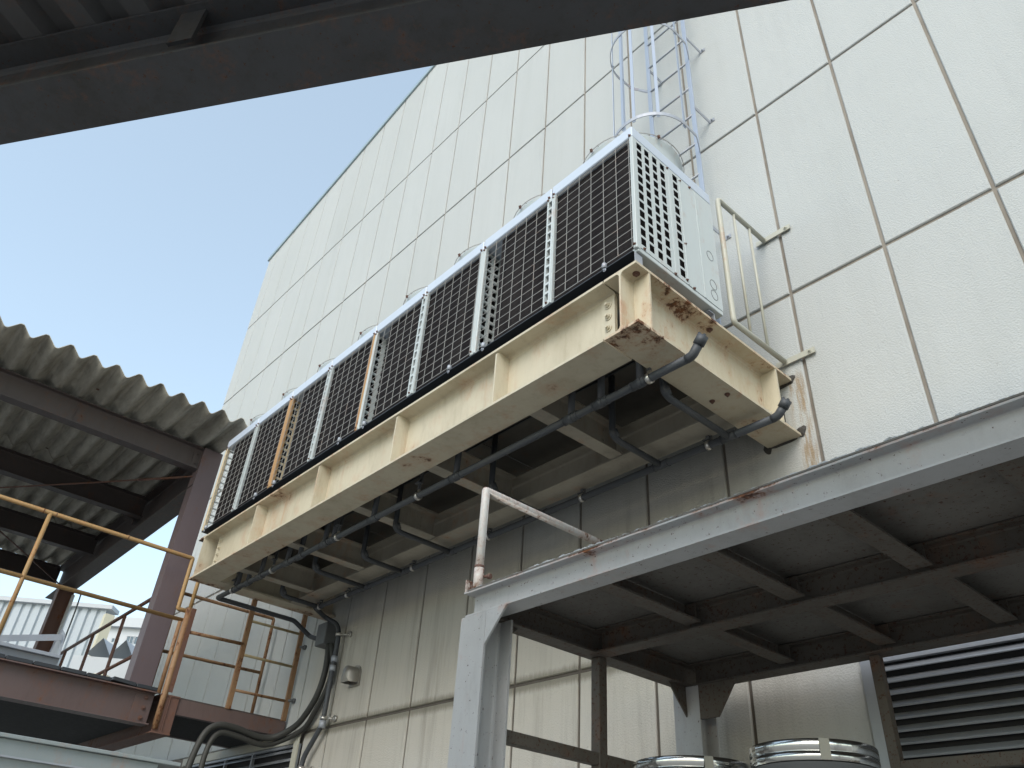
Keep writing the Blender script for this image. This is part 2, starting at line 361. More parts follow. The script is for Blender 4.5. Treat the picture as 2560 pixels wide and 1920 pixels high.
def mesh_of(b, name, mat, origin):
    bmesh.ops.recalc_face_normals(b.bm, faces=b.bm.faces)
    bmesh.ops.translate(b.bm, verts=b.bm.verts, vec=-Vector(origin))
    me = bpy.data.meshes.new(name); b.bm.to_mesh(me); b.bm.free(); me.materials.append(mat)
    return me
def part(name, b, mat, parent, label=None, kind=None):
    org = ORG[parent.name]; me = mesh_of(b, name, mat, org); o = link(name, me, parent); ORG[o.name] = org
    if label: o['label'] = label
    if kind: o['kind'] = kind
    return o
def thing(name, label, cat, loc, group=None):
    o = link(name, None); o.location = loc; o['label'] = label; o['category'] = cat
    if group: o['group'] = group
    ORG[o.name] = Vector(loc); return o
def single(name, b, mat, loc, label=None, cat=None, group=None, kind=None):
    me = mesh_of(b, name, mat, loc); o = link(name, me); o.location = loc; ORG[o.name] = Vector(loc)
    if label: o['label'] = label
    if cat: o['category'] = cat
    if group: o['group'] = group
    if kind: o['kind'] = kind
    return o

# ------------------------------------------------------------------ ground
b = B(); b.quad((-400, -400, 0), (400, -400, 0), (400, 400, 0), (-400, 400, 0)); single('ground', b, M_CONC, (0, 0, 0), kind='structure')

# ------------------------------------------------------------------ the building
def top_z(x): return 12.41 + .1415 * (x + 9.96)
XL, XR = -9.96, 6.6
bld = thing('warehouse_building', 'large pale building clad in tall white wall panels with brown joints', 'building', (-1.7, 4, 0))
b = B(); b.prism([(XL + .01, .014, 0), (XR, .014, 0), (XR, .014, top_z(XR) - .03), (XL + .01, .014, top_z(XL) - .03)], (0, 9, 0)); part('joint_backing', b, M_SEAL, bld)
rows = [(0, 1.0), (1.0, 2.943), (2.943, 4.955), (4.955, 6.764), (6.764, 8.874), (8.874, 10.584), (10.584, None)]
GX, GZ = .0105, .0115
cache = {}
def panel_mesh(x0, x1, z0, z1, z1b=None):
    """panel with chamfered front edge, local origin at its lower left corner"""
    z1b = z1 if z1b is None else z1b
    c = .006; bb = B(); bm = bb.bm
    def ring(i, yy): return [bm.verts.new(p) for p in ((x0 + i, yy, z0 + i), (x1 - i, yy, z0 + i), (x1 - i, yy, z1b - i), (x0 + i, yy, z1 - i))]
    r0 = ring(0, .05); r1 = ring(0, c); r2 = ring(c, 0)
    for a, d in ((r0, r1), (r1, r2)):
        for k in range(4): bm.faces.new((a[k], a[(k + 1) % 4], d[(k + 1) % 4], d[k]))
    bm.faces.new(r2[::-1]); bm.faces.new(r0)
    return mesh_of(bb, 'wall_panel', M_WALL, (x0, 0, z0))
for i in range(-17, 11):
    x0 = max(i * .6, XL); x1 = (i + 1) * .6
    if x1 <= XL + .05: continue
    for rI, (z0, z1) in enumerate(rows):
        a0, a1 = x0 + GX, x1 - GX
        if x0 == XL: a0 = XL
        c0 = z0 + GZ
        if z1 is None:
            me = panel_mesh(a0, a1, c0, top_z(a0) - .02, top_z(a1) - .02)
        else:
            if z1 <= 2.943 and x1 > -7.25 and x0 < -4.65:
                if i != -8: continue
                a0 = -4.60
            if z1 <= 2.943 and .59 < x0 < 2.9: continue
            key = (round(a1 - a0, 4), rI)
            if key not in cache: cache[key] = panel_mesh(a0, a1, c0, z1 - GZ)
            me = cache[key]
        o = link('wall_panel', me, bld); o.location = Vector((a0, 0, c0)) - ORG[bld.name]
b = B(); b.prism([(XL - .03, -.03, top_z(XL - .03) - .05), (XR, -.03, top_z(XR) - .05), (XR, -.03, top_z(XR) + .03), (XL - .03, -.03, top_z(XL - .03) + .03)], (0, 9.1, 0))
part('roof_flashing', b, M_FLASH, bld)
# louvres in the wall
def louvre(x0, x1, z0, z1, pitch, sx0=None, frame=.055, mullions=()):
    sx0 = x0 + frame if sx0 is None else sx0
    bb = B(); bb.box(x0, x0 + frame, -.028, .0, z0, z1).box(x1 - frame, x1, -.028, .0, z0, z1).box(x0 + frame, x1 - frame, -.028, 0, z1 - .02, z1)
    for mx in mullions: bb.box(mx - .012, mx + .012, -.03, -.001, z0, z1 - .02)
    fr = part('louvre', bb, M_LOUV, bld)
    bb = B(); bb.box(x0, x1, .005, .012, z0, z1); part('shade_backing', bb, M_VOID, fr)  # black sheet behind the slats stands for the unlit depth
    z = z1 - .045
    me = None
    while z > z0 + .02:
        if me is None:
            bb = B(); bb.profile([(-.004, .014), (.022, -.008), (.024, -.014), (.020, -.017), (-.010, .006), (-.010, .016)], (sx0, 0, 0), (x1 - frame, 0, 0)); me = mesh_of(bb, 'slat', M_LOUV, (0, 0, 0))
        o = link('slat', me, fr); o.location = Vector((0, -.006, z)) - ORG[bld.name]
        z -= pitch
    return fr
louvre(.605, 3.0, 1.0, 2.70, .0505, frame=.06)
louvre(-7.1, -4.62, 1.0, 2.85, .075, mullions=(-6.1, -5.5))
b = B(); b.box(-4.69, -4.605, -.04, -.029, 1, 2.93).box(-7.2, -4.69, -.035, -.0, 2.855, 2.93); part('opening_trim', b, M_CREAMRAIL, bld)
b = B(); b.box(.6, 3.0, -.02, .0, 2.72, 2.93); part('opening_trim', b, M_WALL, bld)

# ------------------------------------------------------------------ cream platform carrying the units
PT = 4.345; PB = 3.955; PM = (PT + PB) / 2; PH = PT - PB
plat = thing('equipment_platform', 'cream painted steel bracket platform with rust stained corner high on the wall', 'platform', (-2.05, -.7, PB))
b = B(); b.hbeam((-4.434, -1.288, PM), (.290, -1.288, PM), PH, .21, .016, .011, r=.018); fb = part('front_beam', b, M_CREAM, plat)
for sx in (-.535, -1.528, -2.52, -3.508):
    b = B(); b.prism([(sx - .006, -1.293, PB + .016), (sx - .006, -1.391, PB + .016), (sx - .006, -1.391, PT - .034), (sx - .006, -1.373, PT - .016), (sx - .006, -1.293, PT - .016)], (.012, 0, 0)); part('stiffener', b, M_CREAM, fb)
b = B(); b.box(.20, .289, -1.302, -1.2935, PB + .03, PT - .03); part('splice_plate', b, M_CREAM, fb)
for bz in (4.262, 4.187, 4.112, 4.037):
    b = B(); b.hexbolt((.247, -1.302, bz), (0, -1, 0), .015, .014); part('bolt', b, M_CREAM, fb)
b = B(); b.hbeam((.405, -1.393, PM), (.405, .013, PM), PH, .212, .016, .011, r=.018); rb = part('end_beam', b, M_CREAMR, plat, 'rust stained end beam beside the drain pipe ends')
b = B(); b.box(.4105, .5095, -1.294, -1.282, PB + .016, PT - .016); part('stiffener', b, M_CREAMR, rb)
b = B(); b.box(.4105, .5095, -.176, -.164, PB + .016, PT - .016); part('stiffener', b, M_CREAM, rb)
for q, r in (((.455, -.72, PT - .016), .012), ((.455, -.62, PB), .01), ((.36, -.62, PB), .01), ((.46, -1.33, PT - .016), .013)):
    b = B(); b.hexbolt(q, (0, 0, -1), r, .01); part('bolt', b, M_BROWNR, rb)
b = B(); b.hbeam((-4.531, -1.393, PM), (-4.531, .013, PM), PH, .186, .016, .011, r=.018); lb = part('end_beam', b, M_CREAM, plat)
b = B(); b.box(-4.622, -4.5365, -1.294, -1.282, PB + .016, PT - .016); part('stiffener', b, M_CREAMR, lb)
b = B()
for k in range(5):
    b = B(); b.hexbolt((-4.36, -1.2935, PB + .07 + k * .062), (0, -1, 0), .013, .013); part('bolt', b, M_CREAM, lb)
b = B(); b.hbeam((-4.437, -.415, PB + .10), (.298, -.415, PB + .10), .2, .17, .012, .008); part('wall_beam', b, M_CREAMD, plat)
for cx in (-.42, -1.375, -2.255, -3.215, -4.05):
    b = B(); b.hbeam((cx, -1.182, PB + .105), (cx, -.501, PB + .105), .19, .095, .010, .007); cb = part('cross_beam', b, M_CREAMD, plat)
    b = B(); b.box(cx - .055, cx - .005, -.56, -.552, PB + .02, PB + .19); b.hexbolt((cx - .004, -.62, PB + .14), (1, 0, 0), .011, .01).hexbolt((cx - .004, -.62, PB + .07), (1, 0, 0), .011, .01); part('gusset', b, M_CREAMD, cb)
for k, (xa, xb) in enumerate(((-4.43, -3.22), (-3.212, -1.38), (-1.372, .29))):
    b = B(); b.box(xa, xb, -.98, -.02, PT - .030, PT - .024); part('floor_plate', b, M_FLOOR, plat)
b = B(); b.box(-4.43, .29, -.80, -.79, PT - .040, PT - .0305); part('plate_seam', b, M_BLACK, plat)
# rails the units stand on
b = B(); b.cbeam((-4.70, -1.312, PT + .047), (.485, -1.312, PT + .047), .092, .07, .006, flip=1); part('base_rail', b, M_BLACK, plat, 'black channel rail along the front under the units')
b = B(); b.box(.486, .489, -1.37, -1.312, PT + .003, PT + .09); part('rail_end', b, M_GALV, plat)
b = B(); b.cbeam((-4.70, -.70, PT + .045), (.485, -.70, PT + .045), .088, .05, .006, flip=1); part('base_rail', b, M_GALV, plat)
def lump(bb, c, r, seed, sq=(1, 1, 1), sub=2):
    res = bmesh.ops.create_icosphere(bb.bm, subdivisions=sub, radius=1)
    for v in res['verts']:
        nn = 1 + .45 * noise.noise(v.co * 2.1 + Vector((seed, seed * 2.3, 0))); v.co = Vector((v.co.x * sq[0], v.co.y * sq[1], v.co.z * sq[2])) * nn * r + Vector(c)
b = B()
for c, q in (((.50, .0, 4.345), (1.2, .4, 1.1)), ((.515, -.002, 3.985), (1.1, .35, 1.2)), ((.40, -.0, 3.955), (3.6, .25, .55)), ((.41, 0, 4.32), (3.2, .3, .5)), ((.295, 0, 3.96), (1.0, .35, 1.6)), ((.415, -.001, 4.15), (.6, .3, 6))): lump(b, c, .026, c[0] * 9, q)
part('mastic', b, M_MASTIC, plat, kind='stuff')

# ------------------------------------------------------------------ air-conditioning units
YF, YB = -1.362, -.640; ZB, ZC, ZT = 4.462, 5.335, 5.426
COLS = ((-1.333, -1.291), (-1.266, -1.226), (-1.196, -1.156), (-1.127, -1.086), (-1.012, -.968))
def grille(bb, x0, x1):
    """perforated side panel: 5 columns of 12 openings, then a solid part"""
    z0, z1 = ZB + .012, ZC - .002; n = 12; top = 5.338; pit = .0688; hh = .052
    ys = [YF + .001] + [v for c in COLS for v in c] + [-.945]
    top = min(top, z1 - .02)
    for k in range(0, len(ys) - 1, 2):      # solid uprights
        bb.box(x0, x1, ys[k], ys[k + 1], z0, z1)
    for a, c in COLS:
        prev = z1
        for r in range(n):
            zt = top - .0 - r * pit - (.0 if r else 0); zb = zt - hh
            bb.box(x0 + .0003, x1 - .0003, a, c, zt, prev); prev = zb
        bb.box(x0 + .0003, x1 - .0003, a, c, z0, prev)
def ac_unit(xl, xr, label, postL, postR, first=False, last=False):
    xm = (xl + xr) / 2
    u = thing('air_conditioner', label, 'air conditioner', (xm, -1, ZB), 'outdoor air conditioner units in a row on the platform')
    b = B(); b.box(xl + .01, xr - .006, YF + .006, YB, ZB - .018, ZB + .012, .003); part('base_pan', b, M_ACW, u)
    for (a, c) in ((xl, xm), (xm, xr)):
        b = B(); b.box(a + .004, c - .004, YF - .010, YB + .006, ZC + .001, ZT, .006); cv = part('top_cover', b, M_ACC, u)
        b = B()
        for sx in (a + .02, c - .02): b.hexbolt((sx, YF - .010, ZC + .012), (0, -1, 0), .0065, .006)
        part('screw', b, M_BROWNR, cv, kind='stuff')
        cx = (a + c) / 2; cy = -.985
        b = B(); b.lathe([(.300, ZT - .01), (.300, 5.560), (.318, 5.575), (.318, 5.585), (.295, 5.585), (.292, ZT - .01)], cx, cy, 56); sh = part('fan_shroud', b, M_ACW, u)
        b = B()
        for rr in (.06, .12, .18, .24, .30, .326):
            b.tube([(cx + rr * math.cos(2 * math.pi * k / 40), cy + rr * math.sin(2 * math.pi * k / 40), 5.591) for k in range(41)], .0028, 5, cap=False)
        for k in range(6):
            t_ = k * math.pi / 6; b.bar((cx - .326 * math.cos(t_), cy - .326 * math.sin(t_), 5.596), (cx + .326 * math.cos(t_), cy + .326 * math.sin(t_), 5.596), .005, .005)
        part('fan_guard', b, M_WIRE, sh)
        b = B()
        for t_ in (R_(262), R_(340), R_(82), R_(172)):
            px, py = cx + .33 * math.cos(t_), cy + .33 * math.sin(t_); b.box(px - .007, px + .007, py - .006, py + .006, 5.575, 5.597); b.hexbolt((px, py - .006, 5.586), (0, -1, 0), .0045, .005)
        part('guard_clip', b, M_BROWNR, sh, kind='stuff')
        # wire screen in front of the coil
        la = a + (.03 if a == xl else .036); lc = c - (.03 if c == xr else .03)
        b = B(); nv = 7; nh = 14
        for k in range(nv): x = la + .006 + (lc - la - .012) * k / (nv - 1); b.bar((x, YF - .005, ZB + .02), (x, YF - .005, ZC - .004), .0027, .0027)
        for k in range(nh): z = ZB + .024 + (ZC - ZB - .045) * k / (nh - 1); b.bar((la - .012, YF - .0015, z), (lc + .012, YF - .0015, z), .0026, .0026)
        b.bar((la - .01, YF - .001, ZC - .010), (lc + .01, YF - .001, ZC - .010), .0034, .0034)
        part('wire_screen', b, M_WIRE, u)
    # posts
    b = B(); b.box(xl + .002, xl + .026, YF - .009, YF + .02, ZB - .004, ZC - .001, .002).box(xl + .010, xl + .018, YF - .012, YF - .008, ZB, ZC - .004); part('corner_post', b, postL, u)
    b = B(); b.box(xr - .026, xr - .002, YF - .009, YF + .02, ZB - .004, ZC - .001, .002).box(xr - .019, xr - .011, YF - .012, YF - .008, ZB, ZC - .004); part('corner_post', b, postR, u)
    b = B(); b.box(xm - .034, xm - .022, YF - .010, YF + .012, ZB - .002, ZC).box(xm + .006, xm + .034, YF - .010, YF + .012, ZB - .002, ZC).box(xm + .014, xm + .026, YF - .014, YF - .010, ZB, ZC - .003)
    prev = ZC
    for r in range(12):
        zt = ZC - .03 - r * .0688; b.box(xm - .022, xm + .006, YF - .009, YF + .004, zt, prev); prev = zt - .053
    b.box(xm - .022, xm + .006, YF - .009, YF + .004, ZB, prev); cp = part('slotted_post', b, M_ACW, u)
    b = B()
    for px, pz in ((xm - .026, ZC - .012), (xm + .02, ZC - .02), (xm - .005, ZB + .015), (xl + .014, ZC - .012), (xr - .014, ZB + .02)): b.hexbolt((px, YF - .012, pz), (0, -1, 0), .0055, .005)
    part('screw', b, M_BROWNR, u, kind='stuff')
    # coil with rounded corner
    b = B(); xa = xl + .165; xb = xr - .020; ya = YF + .018; rr = .035
    pts = [(xa, -1.0), (xa, ya)] + [(xb - rr + rr * math.cos(R_(a_)), ya + rr + rr * math.sin(R_(a_))) for a_ in range(-90, 1, 15)] + [(xb, -.72), (xb - .05, -.72), (xb - .05, -1.0)]
    b.prism([(px, py, ZB + .014) for px, py in pts], (0, 0, ZC - ZB - .02)); part('coil', b, M_COIL, u)
    b = B(); b.box(xl + .02, xr - .02, YB - .012, YB - .002, ZB + .013, ZC); part('back_panel', b, M_ACW, u)
    # sides
    for side, (x0, x1) in (('l', (xl + .004, xl + .006)), ('r', (xr - .006, xr - .004))):
        b = B(); grille(b, x0, x1); gr = part('side_grille', b, M_ACW if not (side == 'l' and postL is M_POSTR) else M_POSTY, u)
        b = B(); b.box(x0, x1, -.9445, YB, ZB + .012, ZC - .002, .002)
        if side == 'r' and last:
            b.box(x1, x1 + .003, -1.058, -1.040, ZB + .015, ZC - .01).box(x1, x1 + .003, -.952, -.94, ZB + .015, ZC - .01).box(x1, x1 + .0025, -.802, -.794, ZB + .015, ZC - .01)
        part('side_panel', b, M_ACW, u)
    if last:
        b = B()
        for cz in (4.852, 4.628, 4.552):
            b.tube([(xr - .0035, -.71 + .030 * math.cos(2 * math.pi * k / 24), cz + .034 * math.sin(2 * math.pi * k / 24)) for k in range(25)], .0016, 5, cap=False)
        part('knockout', b, M_BOX, u, kind='stuff')
        b = B()
        for py, pz in ((-1.31, 4.482), (-1.06, 4.478), (-.96, 4.50), (-.945, 5.30), (-.945, 4.78), (-1.06, 5.318), (-.85, 5.32), (-.90, 4.478)): b.hexbolt((xr - .004, py, pz), (1, 0, 0), .0065, .006)
        part('screw', b, M_BROWNR, u, kind='stuff')
    b = B()
    for sx in (xl + .11, xr - .22):
        b.tube([(sx, YF - .014, ZB - .018), (sx, YF - .014, ZB + .006), (sx, YF - .012, ZB + .014)], .0135, 14); b.hexbolt((sx + .01, YF - .022, ZB - .04), (0, -1, 0), .007, .006)
    part('anchor_cap', b, M_GALV, u, kind='stuff')
    b = B(); b.box(xm - .24, xm + .12, -1.195, -1.03, PB + .18, PB + .29); part('isolator', b, M_BLACK, u)
ac_unit(-4.745, -3.43, 'outdoor unit farthest left, beside the corrugated shed roof, with a yellowed edge post', M_POSTY, M_POSTR, first=True)
ac_unit(-3.43, -2.10, 'outdoor unit with rust-orange posts at both of its ends', M_POSTR, M_POSTR)
ac_unit(-2.10, -.80, 'outdoor unit between the right-hand one and the one with orange posts, its own posts white', M_ACW, M_ACW)
ac_unit(-.80, .508, 'outdoor unit at the right end, its perforated white side panel facing the guard rail', M_ACW, M_ACW, last=True)

# ------------------------------------------------------------------ guard rail at the right end of the platform
g = thing('guard_rail', 'short cream tube guard rail bolted to the wall right of the units', 'guard rail', (.5, -.3, 4.46))
b = B(); b.tube([(.5, -.03, 5.470), (.5, -.54, 5.470), (.5, -.54, 4.462), (.5, -.03, 4.462)], .0165, 14, .028); part('frame_tube', b, M_CREAMRAIL, g)
for yy in (-.372, -.199):
    b = B(); b.tube([(.5, yy, 5.468), (.5, yy, 4.464)], .009, 10); part('baluster', b, M_CREAMRAIL, g)
for zz in (5.478, 4.462):
    b = B(); b.box(.44, .69, -.022, -.0135, zz - .019, zz + .019).hexbolt((.66, -.022, zz), (0, -1, 0), .009, .008); b.box(.485, .515, -.0135, -.001, zz - .012, zz + .012).box(.64, .68, -.0135, -.001, zz - .012, zz + .012)
    part('wall_plate', b, M_CREAMRAIL, g)

# ------------------------------------------------------------------ caged ladder on the wall
L = thing('caged_ladder', 'galvanised wall ladder with safety cage hoops rising behind the units', 'ladder', (-.012, -.2, 5.5))
ZL0, ZL1 = 4.5, 13.4
for x in (-.216, .191):
    b = B(); b.box(x - .019, x + .019, -.206, -.194, ZL0, ZL1, .002); part('stile', b, M_GALVB, L)
z = 6.964 - 7 * .3505
while z < 13.2:
    b = B(); b.tube([(-.21, -.2, z), (.185, -.2, z)], .0095, 8); part('rung', b, M_GALV, L); z += .3505
for x, zs in ((.209, (5.716, 7.035, 8.01, 9.2, 10.4)), (-.214, (5.716, 7.035, 8.01, 9.2, 10.4))):
    for z in zs:
        s_ = 1 if x > 0 else -1
        b = B(); b.box(x - .003, x + .003, -.205, -.006, z - .018, z + .018).box(min(x, x + s_ * .045), max(x, x + s_ * .045), -.006, -.001, z - .018, z + .018).hexbolt((x + s_ * .024, -.006, z), (0, -1, 0), .009, .009); part('wall_bracket', b, M_GALV, L)
for z in (6.5, 7.7, 8.9, 10.1, 11.3, 12.5):
    b = B(); cx, cy, r = -.02, -.48, .30
    pts = [(-.235, -.2)] + [(-.31, -.33)] + [(cx + r * math.cos(R_(a)), cy + r * math.sin(R_(a))) for a in range(180, 361, 9)] + [(.275, -.33), (.21, -.2)]
    for (x0, y0), (x1, y1) in zip(pts, pts[1:]): b.bar((x0, y0, z), (x1, y1, z), .005, .034)
    part('cage_hoop', b, M_GALV, L)
for a in (362, 318, 283, 263, 205, 173):
    x = -.02 + .293 * math.cos(R_(a)); y = -.48 + .293 * math.sin(R_(a)); b = B(); b.bar((x, y, 6.47), (x, y, 13.2), .024, .005, up=(math.cos(R_(a)), math.sin(R_(a)), 0))
    for hz in (6.5, 7.7): b.hexbolt((x, y, hz), (-math.cos(R_(a)), -math.sin(R_(a)), 0), .008, .008)
    part('cage_strap', b, M_GALVB, L)

# ------------------------------------------------------------------ drain pipes below the platform
def collar(bb, x, y, z, ax=(1, 0, 0), r=.027, l=.035):
    a = Vector(ax); p = Vector((x, y, z)); bb.tube([p - a * l / 2, p + a * l / 2], r, 14)
def hanger(parent, x, y, z, ztop):
    b = B(); b.tube([(x, y, z + .03), (x, y, ztop - .07)], .004, 6); b.box(x - .011, x + .011, y - .008, y + .008, z + .045, z + .085); b.tube([(x, y, z + .09), (x, y, z + .115)], .010, 8)
    b.box(x - .022, x + .022, y - .028, y + .010, ztop - .075, ztop - .068).box(x - .022, x + .022, y + .004, y + .010, ztop - .068, ztop + .01).hexbolt((x, y + .0, ztop + .005), (1, 0, 0), .009, .022)
    part('hanger_rod', b, M_BOX, parent)
    b = B(); b.tube([(x - .012, y, z), (x + .012, y, z)], .0285, 16); b.box(x - .010, x + .010, y - .006, y + .006, z + .03, z + .05); part('clamp', b, M_CLAMP, parent)
PZ = 3.895
d1 = thing('drain_pipe', 'front grey drain pipe with many drop pipes below the platform', 'pipe', (-2, -1.065, PZ), 'grey drain pipes under the platform')
Y1 = -1.070
b = B(); b.tube([(.545, Y1, PZ), (-4.70, Y1, PZ + .004), (-4.70, -.29, PZ + .004), (-4.70, -.09, PZ - .10), (-4.40, -.06, PZ - .20)], .0215, 14, .03); part('pipe_run', b, M_PIPE, d1)
b = B(); b.tube([(.535, Y1, PZ), (.57, Y1 - .0, PZ + .005), (.615, Y1 - .0, PZ + .058)], .0232, 14, .02); b.tube([(.608, Y1, PZ + .05), (.640, Y1, PZ + .088)], .0285, 16); b.box(.624, .634, Y1 - .02, Y1 - .006, PZ + .085, PZ + .105).box(.634, .644, Y1 + .006, Y1 + .02, PZ + .085, PZ + .105); part('pipe_end', b, M_GALVB if False else M_PIPE, d1)
for x in (.245, -.02, -.24, -1.245, -2.17, -2.70, -2.83, -3.2, -3.41, -3.87, -4.10, -4.31):
    b = B(); b.tube([(x, Y1, PZ), (x, Y1 + .01, ZB)], .0200, 12); collar(b, x, Y1, PZ); part('drop_pipe', b, M_PIPE, d1)
    b = B(); collar(b, x - .05, Y1, PZ, l=.008, r=.026); collar(b, x + .05, Y1, PZ, l=.008, r=.026); b.tube([(x - .05, Y1, PZ), (x + .05, Y1, PZ)], .0245, 14); part('tee', b, M_PIPE, d1, kind='stuff')
for x in (.305, -1.64, -2.64, -3.65, -4.38): hanger(d1, x, Y1, PZ, PB + .10)
d2 = thing('drain_pipe', 'rear grey drain pipe close to the wall below the platform', 'pipe', (-2, -.345, PZ), 'grey drain pipes under the platform')
Y2 = -.345
b = B(); b.tube([(.545, Y2, PZ), (-4.20, Y2, PZ), (-4.33, -.16, PZ - .01), (-4.22, -.075, 3.82), (-4.18, -.07, 3.70), (-4.18, -.07, 3.0), (-4.20, -.07, 2.93), (-4.41, -.07, 2.70), (-4.41, -.07, 1.2)], .0215, 14, .06); part('pipe_run', b, M_PIPE, d2)
b = B(); b.tube([(.535, Y2, PZ), (.57, Y2, PZ + .005), (.61, Y2, PZ + .045)], .0232, 14, .02); b.tube([(.604, Y2, PZ + .04), (.634, Y2, PZ + .075)], .0285, 16); b.box(.62, .630, Y2 - .02, Y2 - .006, PZ + .072, PZ + .09).box(.63, .64, Y2 + .006, Y2 + .02, PZ + .072, PZ + .09); part('pipe_end', b, M_PIPE, d2)
for x, ys in ((.265, -.905), (-.21, -.77), (-1.22, -.80), (-2.21, -.86), (-2.83, -.73), (-3.37, -.85), (-4.14, -.73)):
    b = B(); b.tube([(x, ys, ZB), (x, ys, PZ + .02), (x, ys + .05, PZ), (x, Y2, PZ)], .0195, 12, .035); part('branch_pipe', b, M_PIPE, d2)
    b = B(); collar(b, x, Y2, PZ, l=.10, r=.0245); collar(b, x - .05, Y2, PZ, l=.008, r=.026); collar(b, x + .05, Y2, PZ, l=.008, r=.026); collar(b, x, ys + .02, PZ + .035, ax=(0, .5, -.8), r=.0235, l=.05); part('tee', b, M_PIPE, d2, kind='stuff')
for x in (.13, -.85, -1.77, -2.69, -3.65, -4.12): hanger(d2, x, Y2, PZ, PB + .04)
b = B()
for z in (3.72, 3.0): b.tube([(-4.18, -.07, z - .014), (-4.18, -.07, z + .014)], .031, 14); b.tube([(-4.155, -.06, z), (-4.10, -.012, z)], .007, 8); b.tube([(-4.09, -.02, z), (-4.09, -.001, z)], .026, 14)
b.tube([(-4.41, -.07, 2.60), (-4.41, -.07, 2.64)], .031, 14).tube([(-4.39, -.06, 2.62), (-4.33, -.01, 2.62)], .007, 8).tube([(-4.33, -.02, 2.62), (-4.33, -.001, 2.62)], .022, 12)
part('wall_clip', b, M_CLAMP, d2, kind='stuff')
b = B(); collar(b, -4.18, -.07, 3.50, (0, 0, 1), .03, .05); collar(b, -4.18, -.07, 3.42, (0, 0, 1), .0285, .05); collar(b, -4.18, -.07, 2.95, (0, 0, 1), .03, .06); part('sleeve', b, M_GALV, d2, kind='stuff')
# junction box, hoses, vent hood
b = B(); b.box(-4.50, -4.33, -.13, -.001, 3.655, 3.86, .006); single('junction_box', b, M_BOX, (-4.41, -.06, 3.66), 'dark grey junction box on the wall under the platform', 'junction box')
hp = [(-4.78, -.90, 1.9), (-4.8, -.89, 2.45), (-4.8, -.835, 2.78), (-4.8, -.734, 2.892), (-4.8, -.567, 2.902), (-4.8, -.333, 2.868), (-4.76, -.19, 2.89), (-4.62, -.10, 2.975), (-4.47, -.09, 3.07), (-4.34, -.085, 3.22), (-4.30, -.075, 3.42), (-4.335, -.07, 3.66)]
b = B(); b.smoothpath(hp, .027, 12); single('cable_hose', b, M_HOSE, (-4.8, -.6, 2.4), 'upper of the two thick dark hoses sagging from the junction box', 'hose', 'thick dark hoses')
hp = [(-4.76, -.80, 1.9), (-4.77, -.79, 2.40), (-4.79, -.77, 2.70), (-4.8, -.70, 2.835), (-4.8, -.55, 2.842), (-4.8, -.292, 2.811), (-4.77, -.14, 2.86), (-4.55, -.05, 2.955), (-4.40, -.05, 3.08), (-4.27, -.045, 3.26), (-4.235, -.045, 3.42), (-4.30, -.06, 3.66)]
b = B(); b.smoothpath(hp, .023, 12); single('cable_hose', b, M_HOSE, (-4.8, -.6, 2.3), 'lower and slightly thinner of the two dark hoses from the junction box', 'hose', 'thick dark hoses')
vh = thing('vent_hood', 'small round topped grey metal vent hood on the wall', 'vent', (-3.86, 0, 3.3))
b = B(); vx, vz = -3.87, 3.33; n_ = 12; r = .062
out = [(vx + r * math.cos(math.pi * k / n_), vz + r * math.sin(math.pi * k / n_)) for k in range(n_ + 1)]
out = [(vx + r, vz - .075)] + out + [(vx - r, vz - .075)]
bm_ = b.bm
for (x0, z0), (x1, z1) in zip(out, out[1:]):
    f = bm_.faces.new([bm_.verts.new(p) for p in ((x0, -.012, z0), (x1, -.012, z1), (x1, -.105, z1 - .005), (x0, -.105, z0 - .005))]); f.smooth = True
bmesh.ops.remove_doubles(bm_, verts=bm_.verts, dist=.0005)
vs1 = [bm_.verts.new((x, -.105, z - .005)) for x, z in out]; cc = bm_.verts.new((vx, -.118, vz - .01))
for a, c in zip(vs1, vs1[1:]): f = bm_.faces.new((a, c, cc)); f.smooth = True
bm_.faces.new((vs1[-1], vs1[0], cc))
bmesh.ops.remove_doubles(bm_, verts=bm_.verts, dist=.0005)
part('hood', b, M_VENT, vh)
b = B(); out2 = [(vx + (r + .018) * math.cos(math.pi * k / n_), vz + (r + .018) * math.sin(math.pi * k / n_)) for k in range(n_ + 1)]; out2 = [(vx + r + .018, vz - .10)] + out2 + [(vx - r - .018, vz - .10)]
b.prism([(x, -.012, z) for x, z in out2], (0, .011, 0)); part('flange', b, M_VENT, vh)

# ------------------------------------------------------------------ right-hand grey platform
QB, QT = 2.642, 2.750; QM = (QB + QT) / 2; QH = QT - QB
rp = thing('steel_deck_platform', 'grey painted rusty steel deck on columns at the lower right', 'platform', (1.2, -1, 0))
b = B(); b.hbeam((-.236, -1.620, QM), (4.4, -1.620, QM), QH, .094, .007, .006, r=.006); part('front_beam', b, M_GREYST, rp)
b = B(); b.box(-.257, -.236, -1.669, -1.56, QT - .006, QT + .0005); part('flange_end', b, M_GREYST, rp)
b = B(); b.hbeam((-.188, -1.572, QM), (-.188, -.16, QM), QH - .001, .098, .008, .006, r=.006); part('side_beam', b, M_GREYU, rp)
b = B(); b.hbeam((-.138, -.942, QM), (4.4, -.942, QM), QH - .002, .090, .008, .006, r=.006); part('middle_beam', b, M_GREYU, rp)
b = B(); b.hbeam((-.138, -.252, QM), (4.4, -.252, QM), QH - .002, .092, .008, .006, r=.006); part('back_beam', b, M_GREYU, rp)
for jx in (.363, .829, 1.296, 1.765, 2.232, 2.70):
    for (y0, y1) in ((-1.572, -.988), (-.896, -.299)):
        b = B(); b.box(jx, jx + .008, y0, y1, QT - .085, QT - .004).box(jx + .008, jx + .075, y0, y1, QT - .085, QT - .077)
        b.box(jx + .009, jx + .06, y1 - .012, y1 - .004, QT - .074, QT - .006); part('joist', b, M_GREYU, rp)
